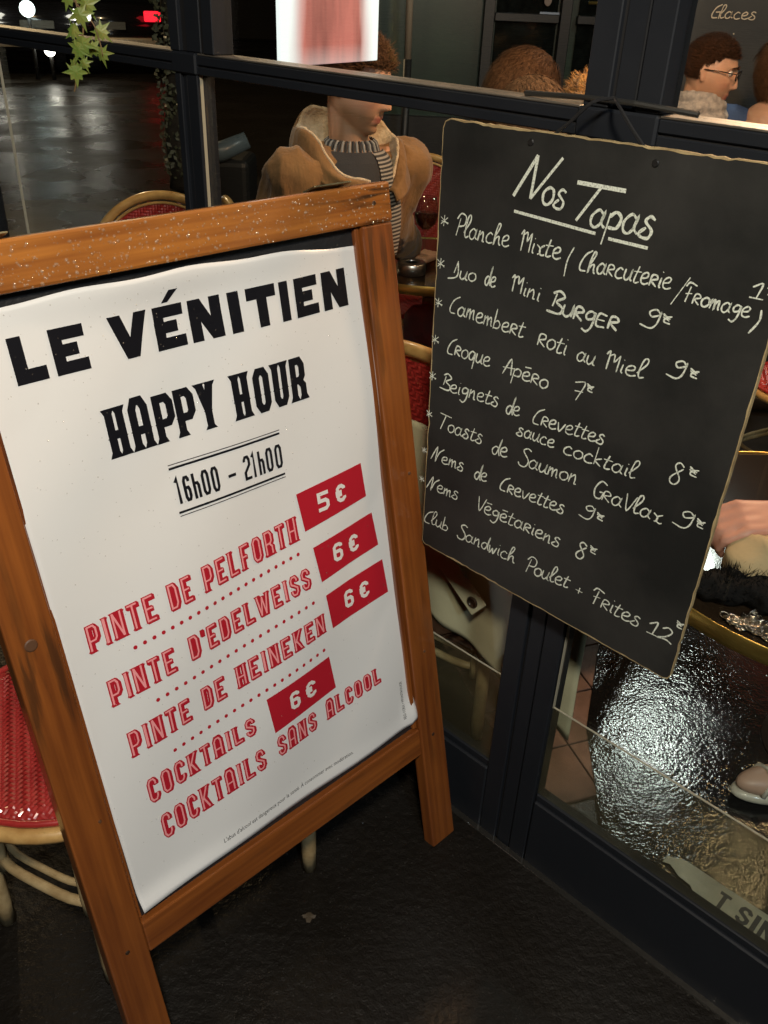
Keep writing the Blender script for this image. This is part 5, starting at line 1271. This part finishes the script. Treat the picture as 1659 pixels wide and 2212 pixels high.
for (p, d, s) in (((-.484, 1.45, 1.470), (-.3, 0, -1), .024), ((-.465, 1.45, 1.462), (.4, 0, -.9), .026), ((-.472, 1.44, 1.450), (.15, 0, -1), .027), ((-.478, 1.45, 1.425), (-.9, .1, -.6), .024),
                  ((-.452, 1.45, 1.426), (.7, 0, -.7), .024), ((-.470, 1.44, 1.414), (-.1, 0, -1), .029), ((-.474, 1.44, 1.405), (-.6, 0, -.9), .026), ((-.466, 1.45, 1.402), (.6, 0, -.5), .022),
                  ((-.449, 1.45, 1.400), (.1, 0, -1), .024), ((-.486, 1.45, 1.380), (-.7, 0, -.8), .022), ((-.486, 1.44, 1.375), (.1, 0, -1), .026), ((-.474, 1.44, 1.384), (.3, 0, -1), .017),
                  ((-.495, 1.45, 1.490), (-.5, 0, -.8), .022), ((-.460, 1.46, 1.490), (.5, 0, -.8), .022)):
    leaf(p, (d[0] + rnd.uniform(-.15, .15), d[1], d[2]), (rnd.uniform(-.5, .4), -1, rnd.uniform(-.1, .6)), s)

# ------------------------------------------------------------------ glowing panel added in place of a reflection in the pane
bn = thing('reflection_panel', 'glowing panel, stand-in for a white and red reflection above the man in tan', 'reflection panel', (-0.16, 2.1, 1.33))
m_ = bpy.data.materials.new('reflection_glow'); m_.use_nodes = True; nt_ = m_.node_tree; b_ = nt_.nodes['Principled BSDF']; b_.inputs['Roughness'].default_value = 0.5
tc_ = nt_.nodes.new('ShaderNodeTexCoord'); mp_ = nt_.nodes.new('ShaderNodeMapping'); mp_.inputs['Scale'].default_value = (0.7, 1, 0.12); nt_.links.new(tc_.outputs['Object'], mp_.inputs[0])
sp_ = nt_.nodes.new('ShaderNodeSeparateXYZ'); nt_.links.new(tc_.outputs['Object'], sp_.inputs[0])
no_ = nt_.nodes.new('ShaderNodeTexNoise'); no_.inputs['Scale'].default_value = 34; no_.inputs['Detail'].default_value = 2; nt_.links.new(mp_.outputs[0], no_.inputs['Vector'])
def mth(op, a, b=None, c=None, clamp=False):
    n = nt_.nodes.new('ShaderNodeMath'); n.operation = op; n.use_clamp = clamp
    for i, v in enumerate((a, b, c)):
        if v is None: continue
        if isinstance(v, (int, float)): n.inputs[i].default_value = v
        else: nt_.links.new(v, n.inputs[i])
    return n.outputs[0]
X_, Z_ = sp_.outputs[0], sp_.outputs[2]
wob_ = mth('MULTIPLY_ADD', no_.outputs['Fac'], 0.03, -0.015)
dist_ = mth('ABSOLUTE', mth('ADD', mth('SUBTRACT', X_, 0.004), wob_))
halfw = mth('MULTIPLY_ADD', Z_, -0.10, 0.160)      # narrows upwards from the hem of the figure
fig = mth('MULTIPLY', mth('SUBTRACT', halfw, dist_), 18.0, clamp=True)
low = mth('MULTIPLY', mth('ADD', Z_, 0.01), 20.0, clamp=True)
mask = mth('MULTIPLY', fig, mth('MULTIPLY_ADD', low, 0.30, 0.70))
rr_ = nt_.nodes.new('ShaderNodeValToRGB'); nt_.links.new(no_.outputs['Fac'], rr_.inputs[0]); rr_.color_ramp.elements[0].position = 0.35; rr_.color_ramp.elements[0].color = (0.24, 0.030, 0.032, 1); rr_.color_ramp.elements[1].position = 0.62; rr_.color_ramp.elements[1].color = (0.55, 0.12, 0.10, 1)
mx_ = nt_.nodes.new('ShaderNodeMix'); mx_.data_type = 'RGBA'; nt_.links.new(mask, mx_.inputs[0]); mx_.inputs[6].default_value = (1.05, 1.12, 1.08, 1); nt_.links.new(rr_.outputs[0], mx_.inputs[7])
b_.inputs['Base Color'].default_value = (0.1, 0.1, 0.1, 1)
nt_.links.new(mx_.outputs[2], b_.inputs['Emission Color']); b_.inputs['Emission Strength'].default_value = 1.0
be = (V((-0.059, 2.1, 1.352)) - V((-0.267, 2.1, 1.331)))
bx = V((0.557, 0.83, 0.0)).normalized(); bz = V((0, 0, 1)); by = bz.cross(bx)
bm = bmesh.new(); n_ = 24; gr = []
for j in range(2):
    gr.append([])
bm = bbox((0, 0, 0.40), (0.359, 0.012, 0.80), 0.002, 1)
part('reflection_face', bm, m_, bn, frame(V((-0.167, 2.249, 1.331)), bx, by, bz))

# ------------------------------------------------------------------ menu blackboard reading Glaces
mb = thing('menu_blackboard', 'dark wall blackboard with the chalk word Glaces behind the man with glasses', 'blackboard', (1.55, 4.75, 1.2))
bm = bbox((1.62, 4.75, 1.35), (0.80, 0.03, 0.95), 0.004, 1); part('blackboard_panel', bm, mat('grey_slate', (0.035, 0.034, 0.033), 0.6, col2=(0.05, 0.047, 0.042), nscale=4), mb)
bm = bbox((1.62, 4.755, 0.868), (0.84, 0.04, 0.03), 0.004, 1); part('blackboard_frame', bm, M_iron, mb)
_sv = cp
def cp(u, v, h=0.0): return V((u, 4.733 - h, v))
bm = bmesh.new()
WD.update({'g': 88}); chalk_word(bm, 'Claces', 1.430, 1.645, 1.402, 1.402, 0.028, 0.0048, 0.05)
f_ = strk([(1.452, 1.426), (1.472, 1.428), (1.470, 1.400)], 0.0048); f_(bm)
chalk_word(bm, 'r', 1.500, 1.535, 1.300, 1.300, 0.024, 0.006, 0.05); strk([(1.555, 1.297), (1.557, 1.325)], 0.006)(bm); strk([(1.556, 1.338), (1.556, 1.344)], 0.006)(bm)
part('chalk_line', bm, mat('dim_chalk', (0.62, 0.50, 0.36), 0.9), mb)
cp = _sv

# ------------------------------------------------------------------ behind: café front, street, cars
M_green = mat('green_panel', (0.020, 0.050, 0.032), 0.35, col2=(0.012, 0.028, 0.020), nscale=3)
M_dkpl = mat('dark_plinth', (0.022, 0.020, 0.018), 0.5, col2=(0.012, 0.011, 0.010), nscale=12, bump=0.3)
M_win = glass_mat('cafe_glass', tint=(0.25, 0.28, 0.26), film=0.25, filmcol=(0.04, 0.05, 0.045), rough=0.08)
cf = thing('cafe_front', 'dark green café front with tall glazed panels behind the guests', 'building', (1.6, 6.4, 0))
def cbx(name, c, s, mt, bev=0.004): return part(name, bbox(c, s, bev, 1), mt, cf)
cbx('wall', (2.6, 6.75, 1.6), (5.6, 0.2, 3.2), M_green)
cbx('plinth', (2.6, 6.63, 0.35), (5.6, 0.06, 0.70), M_dkpl)
for x in (0.55, 1.05, 1.62, 2.2, 2.9): cbx('door_post', (x, 6.60, 1.9), (0.07, 0.09, 2.4), M_iron)
for x in (0.80, 1.34, 1.91, 2.55):
    cbx('window', (x, 6.625, 1.75), (0.40, 0.02, 1.7), M_win)
    cbx('window_rail', (x, 6.60, 1.32), (0.42, 0.05, 0.05), M_iron)
M_mb = mat('yellow_brass_bar', (0.5, 0.38, 0.12), 0.3, metal=0.8)
bm = bmesh.new(); tube(bm, [(1.18, 6.54, 1.42), (1.50, 6.54, 1.42)], 0.010, 8); part('push_bar', bm, M_mb, cf, smooth=True)
mc = thing('menu_card', 'small pale card with a figure on the green café panel', 'card', (0.93, 6.59, 1.38))
part('card', bbox((0.945, 6.59, 1.335), (0.13, 0.006, 0.045), 0.001, 1), mat('pale_blue_card', (0.35, 0.40, 0.50), 0.5), mc)
bm = bmesh.new(); ellip(bm, (0.925, 6.588, 1.425), (0.025, 0.004, 0.035)); part('figure', bm, mat('dim_emblem', (0.30, 0.22, 0.18), 0.6), mc)
pp = thing('pale_post', 'thin pale upright post behind the glass right of the glowing panel', 'post', (0.03, 6.0, 0))
bm = bmesh.new(); tube(bm, [(0.028, 6.0, 1.09), (0.020, 6.0, 1.9)], 0.022, 10); part('post_tube', bm, mat('cream_metal', (0.34, 0.28, 0.21), 0.5), pp, smooth=True)
bm = bmesh.new(); tube(bm, [(0.028, 6.0, 0.0), (0.028, 6.0, 1.09)], 0.026, 10); part('post_foot', bm, M_iron, pp, smooth=True)
pl_ = thing('green_planter', 'long low planter with a green edge behind the man', 'planter', (0.2, 7.0, 0))
part('planter_box', bbox((0.18, 7.2, 0.46), (0.85, 0.3, 0.92), 0.02, 2), M_dkpl, pl_)
bm = bmesh.new(); ellip(bm, (0.17, 7.16, 0.965), (0.46, 0.12, 0.055)); part('clipped_top', bm, mat('green_turf', (0.03, 0.11, 0.02), 0.8, bump=1, bscale=120), pl_, smooth=True)
# seated low dark partition behind the left part of the terrace
M_red_l = mat('tail_lamp', (0.3, 0.0, 0.0), 0.3, emit=(1.0, 0.015, 0.03), estr=2.0)
M_wl = mat('head_lamp', (0.9, 0.9, 0.9), 0.2, emit=(1.0, 0.93, 0.80), estr=12.0)
M_wl2 = mat('distant_lamp', (0.9, 0.9, 0.9), 0.2, emit=(0.85, 1.0, 0.95), estr=6.0)
M_carp = mat('dark_car_paint', (0.012, 0.012, 0.014), 0.2, coat=1.0)
M_carg = mat('dark_car_glass', (0.008, 0.009, 0.010), 0.05)
M_tyre = mat('tyre', (0.012, 0.012, 0.012), 0.8)
M_bump = mat('silver_trim', (0.42, 0.36, 0.28), 0.3, metal=0.7)
def make_car(label, loc, rz, tail=True):
    c = thing('car', label, 'car', loc, rz, 'cars on the wet street'); L = dict(parent=c, local=True)
    bm = bmesh.new(); prof = [(-2.1, .35), (-2.12, .75), (-2.0, .98), (-1.55, 1.02), (-1.15, 1.42), (0.35, 1.45), (1.05, 1.02), (1.95, .88), (2.1, .62), (2.08, .32)]
    for y0, y1, inset in ((-0.85, 0.85, 0),):
        A = [bm.verts.new((x, y0 * (0.86 if z > 1.1 else 1), z)) for x, z in prof]; B = [bm.verts.new((x, y1 * (0.86 if z > 1.1 else 1), z)) for x, z in prof]
        bm.faces.new(A); bm.faces.new(B[::-1]); n = len(A)
        for i in range(n): bm.faces.new((A[i], B[i], B[(i + 1) % n], A[(i + 1) % n]))
    bmesh.ops.recalc_face_normals(bm, faces=bm.faces); bmesh.ops.bevel(bm, geom=bm.edges[:], offset=0.05, segments=3, affect='EDGES')
    part('car_body', bm, M_carp, smooth=True, **L)
    bm = bmesh.new(); poly(bm, [(-1.59, -.66, 1.04), (-1.59, .66, 1.04), (-1.20, .58, 1.37), (-1.20, -.58, 1.37)]); part('rear_window', bm, M_carg, **L)
    part('bumper', bbox((-2.13, 0, 0.48), (0.08, 1.5, 0.16), 0.03, 2), M_bump, **L)
    part('number_plate', bbox((-2.165, 0, 0.72), (0.012, 0.5, 0.11), 0.003, 1), mat('plate', (0.10, 0.10, 0.085), 0.4), **L)
    for y in (-.68, .68): part('tail_light' if tail else 'headlight', bbox((-2.10, y, 0.86), (0.07, 0.26, 0.15), 0.02, 2), M_red_l if tail else M_wl, **L)
    for x in (-1.35, 1.3):
        for y in (-.82, .82):
            bm = bmesh.new(); lathe(bm, [(0, -.09), (0.28, -.09), (0.31, -.06), (0.31, .06), (0.28, .09), (0, .09)], 24)
            for v in bm.verts: v.co = V((v.co.x + x, v.co.z + y, v.co.y + 0.31))
            part('wheel', bm, M_tyre, smooth=True, **L)
    return c
make_car('dark car seen from behind with two red tail lights', (-5.35, 17.8, 0), math.radians(90 + 18))
make_car('car with bright headlights at the upper left corner', (-6.4, 17.3, 0), math.radians(90 + 20), tail=False)
# scattered street lamps low in the distance
for i, (x, y, z, r, lab) in enumerate(((-5.6, 14.8, 0.94, 0.11, 'dazzling white lamp low in the upper left corner'), (-5.35, 14.8, 0.40, 0.08, 'second warm white glare just above the left rail'), (-5.0, 16.5, 1.05, 0.05, 'small white lamp left of the ivy leaves'))):
    t = thing('street_lamp', lab, 'lamp', (x, y, 0), group='lights of the street at left'); L = dict(parent=t)
    bm = bmesh.new(); ellip(bm, (x, y, z), (r, r, r)); part('lamp_globe', bm, (M_wl2, M_wl, M_wl2)[i], smooth=True, **L)
    bm = bmesh.new(); tube(bm, [(x, y + 0.02, 0), (x, y + 0.02, z)], 0.03, 8); part('lamp_post', bm, M_iron, smooth=True, **L)
# dark row of buildings across the street, so the street ends somewhere
M_fac = mat('night_facade', (0.035, 0.028, 0.022), 0.8, col2=(0.018, 0.015, 0.012), nscale=0.8)
for k, (x, w, h, lab) in enumerate(((-14, 9, 11, 'dark building across the street at far left'), (-4.5, 9, 13, 'dark building across the street behind the cars'), (5.5, 10, 10, 'dark building across the street at right'))):
    t = thing('building', lab, 'building', (x, 26, 0)); part('wall', bbox((x, 27, h / 2), (w, 2, h), 0.05, 1), M_fac, t)
    for i in range(3):
        for j in range(3): part('window', bbox((x - w / 3 + i * w / 3, 25.99, 2.2 + j * 3), (1.1, 0.06, 1.6), 0.02, 1), M_carg, t)
# tree trunk with ivy beyond the left pane and a few odds and ends on the wet road
tr = thing('tree', 'tree trunk wound with pale ivy beyond the left pane', 'tree', (-1.75, 7.4, 0))
bm = bmesh.new(); tube(bm, smooth_path([(-1.70, 7.4, 0), (-1.71, 7.4, 0.5), (-1.69, 7.4, 1.1), (-1.70, 7.4, 2.4)], 6), [0.14] * 7 + [0.11] * 12, 14)
for v in bm.verts: v.co += V((1, .5, 0)) * 0.02 * noise.noise(v.co * 7)
part('trunk', bm, mat('bark', (0.07, 0.06, 0.045), 0.9, col2=(0.03, 0.025, 0.02), nscale=12, bump=1, bscale=30), tr, smooth=True)
bm = bmesh.new(); rnd = random.Random(31)
for _ in range(900):
    z = rnd.uniform(0.1, 2.2); a = rnd.uniform(PI, 2 * PI); r = 0.13 + rnd.uniform(0, .05); p = V((-1.70 + math.cos(a) * r, 7.4 + math.sin(a) * r, z)); s = rnd.uniform(.012, .030)
    x_ = V((rnd.uniform(-1, 1), rnd.uniform(-1, 0), rnd.uniform(-1, 1))).normalized(); y_ = x_.cross(V((.3, -1, .4))).normalized()
    poly(bm, [p - x_ * s, p - y_ * s * .6, p + x_ * s, p + y_ * s * .6])
o = part('ivy_leaves', bm, mat('pale_ivy', (0.16, 0.17, 0.10), 0.5, col2=(0.08, 0.09, 0.05), nscale=20), tr); o['kind'] = 'stuff'
sc_ = thing('wheelie_bin', 'dark street bin with a pale blue rolled lid behind the left post', 'bin', (-1.0, 5.4, 0))
part('bin_body', bbox((-1.02, 5.4, 0.30), (0.34, 0.34, 0.60), 0.04, 3), mat('dark_bin', (0.012, 0.014, 0.016), 0.5), sc_)
bm = bmesh.new(); tube(bm, [(-1.20, 5.2, 0.60), (-1.0, 5.24, 0.64), (-0.86, 5.28, 0.70)], [0.055, 0.055, 0.045], 16); part('bin_lid', bm, mat('pale_blue_plastic', (0.12, 0.17, 0.21), 0.3), sc_, smooth=True)

lf = thing('fallen_leaf', 'small crumpled brown leaf lying on the dark pavement below the A-board', 'leaf', (-0.108, 0.992, 0.0))
bm = bmesh.new(); c_ = bm.verts.new((-0.108, 0.992, 0.006)); ring_ = [bm.verts.new((-0.108 + math.cos(t) * (0.011 + 0.004 * math.sin(3 * t)), 0.992 + math.sin(t) * (0.009 + 0.003 * math.cos(4 * t)), 0.002 + 0.004 * abs(math.sin(2 * t)))) for t in [2 * PI * k / 14 for k in range(14)]]
for k in range(14): bm.faces.new((c_, ring_[k], ring_[(k + 1) % 14]))
part('leaf_blade', bm, mat('dead_leaf', (0.06, 0.043, 0.025), 0.7), lf, smooth=True)
# grit on the pavement
bm = bmesh.new(); rnd = random.Random(77)
for _ in range(2600):
    x, y = rnd.uniform(-0.9, 1.0), rnd.uniform(0.45, 1.6)
    if (V((x, y, 0)) - W0).dot(WN) < 0.02: continue
    r = rnd.uniform(0.0006, 0.0018); a = rnd.uniform(0, PI)
    q = [bm.verts.new((x + math.cos(a + k * PI / 2) * r * rnd.uniform(.6, 1.2), y + math.sin(a + k * PI / 2) * r, 0.0002)) for k in range(4)]; t = bm.verts.new((x, y, r * 0.9))
    for k in range(4): bm.faces.new((q[k], q[(k + 1) % 4], t))
o = part('pavement_grit', bm, mat('wet_grit', (0.05, 0.045, 0.04), 0.18, coat=0.5)); tag(o, 'fine wet grit scattered over the dark pavement', 'grit', kind='stuff')
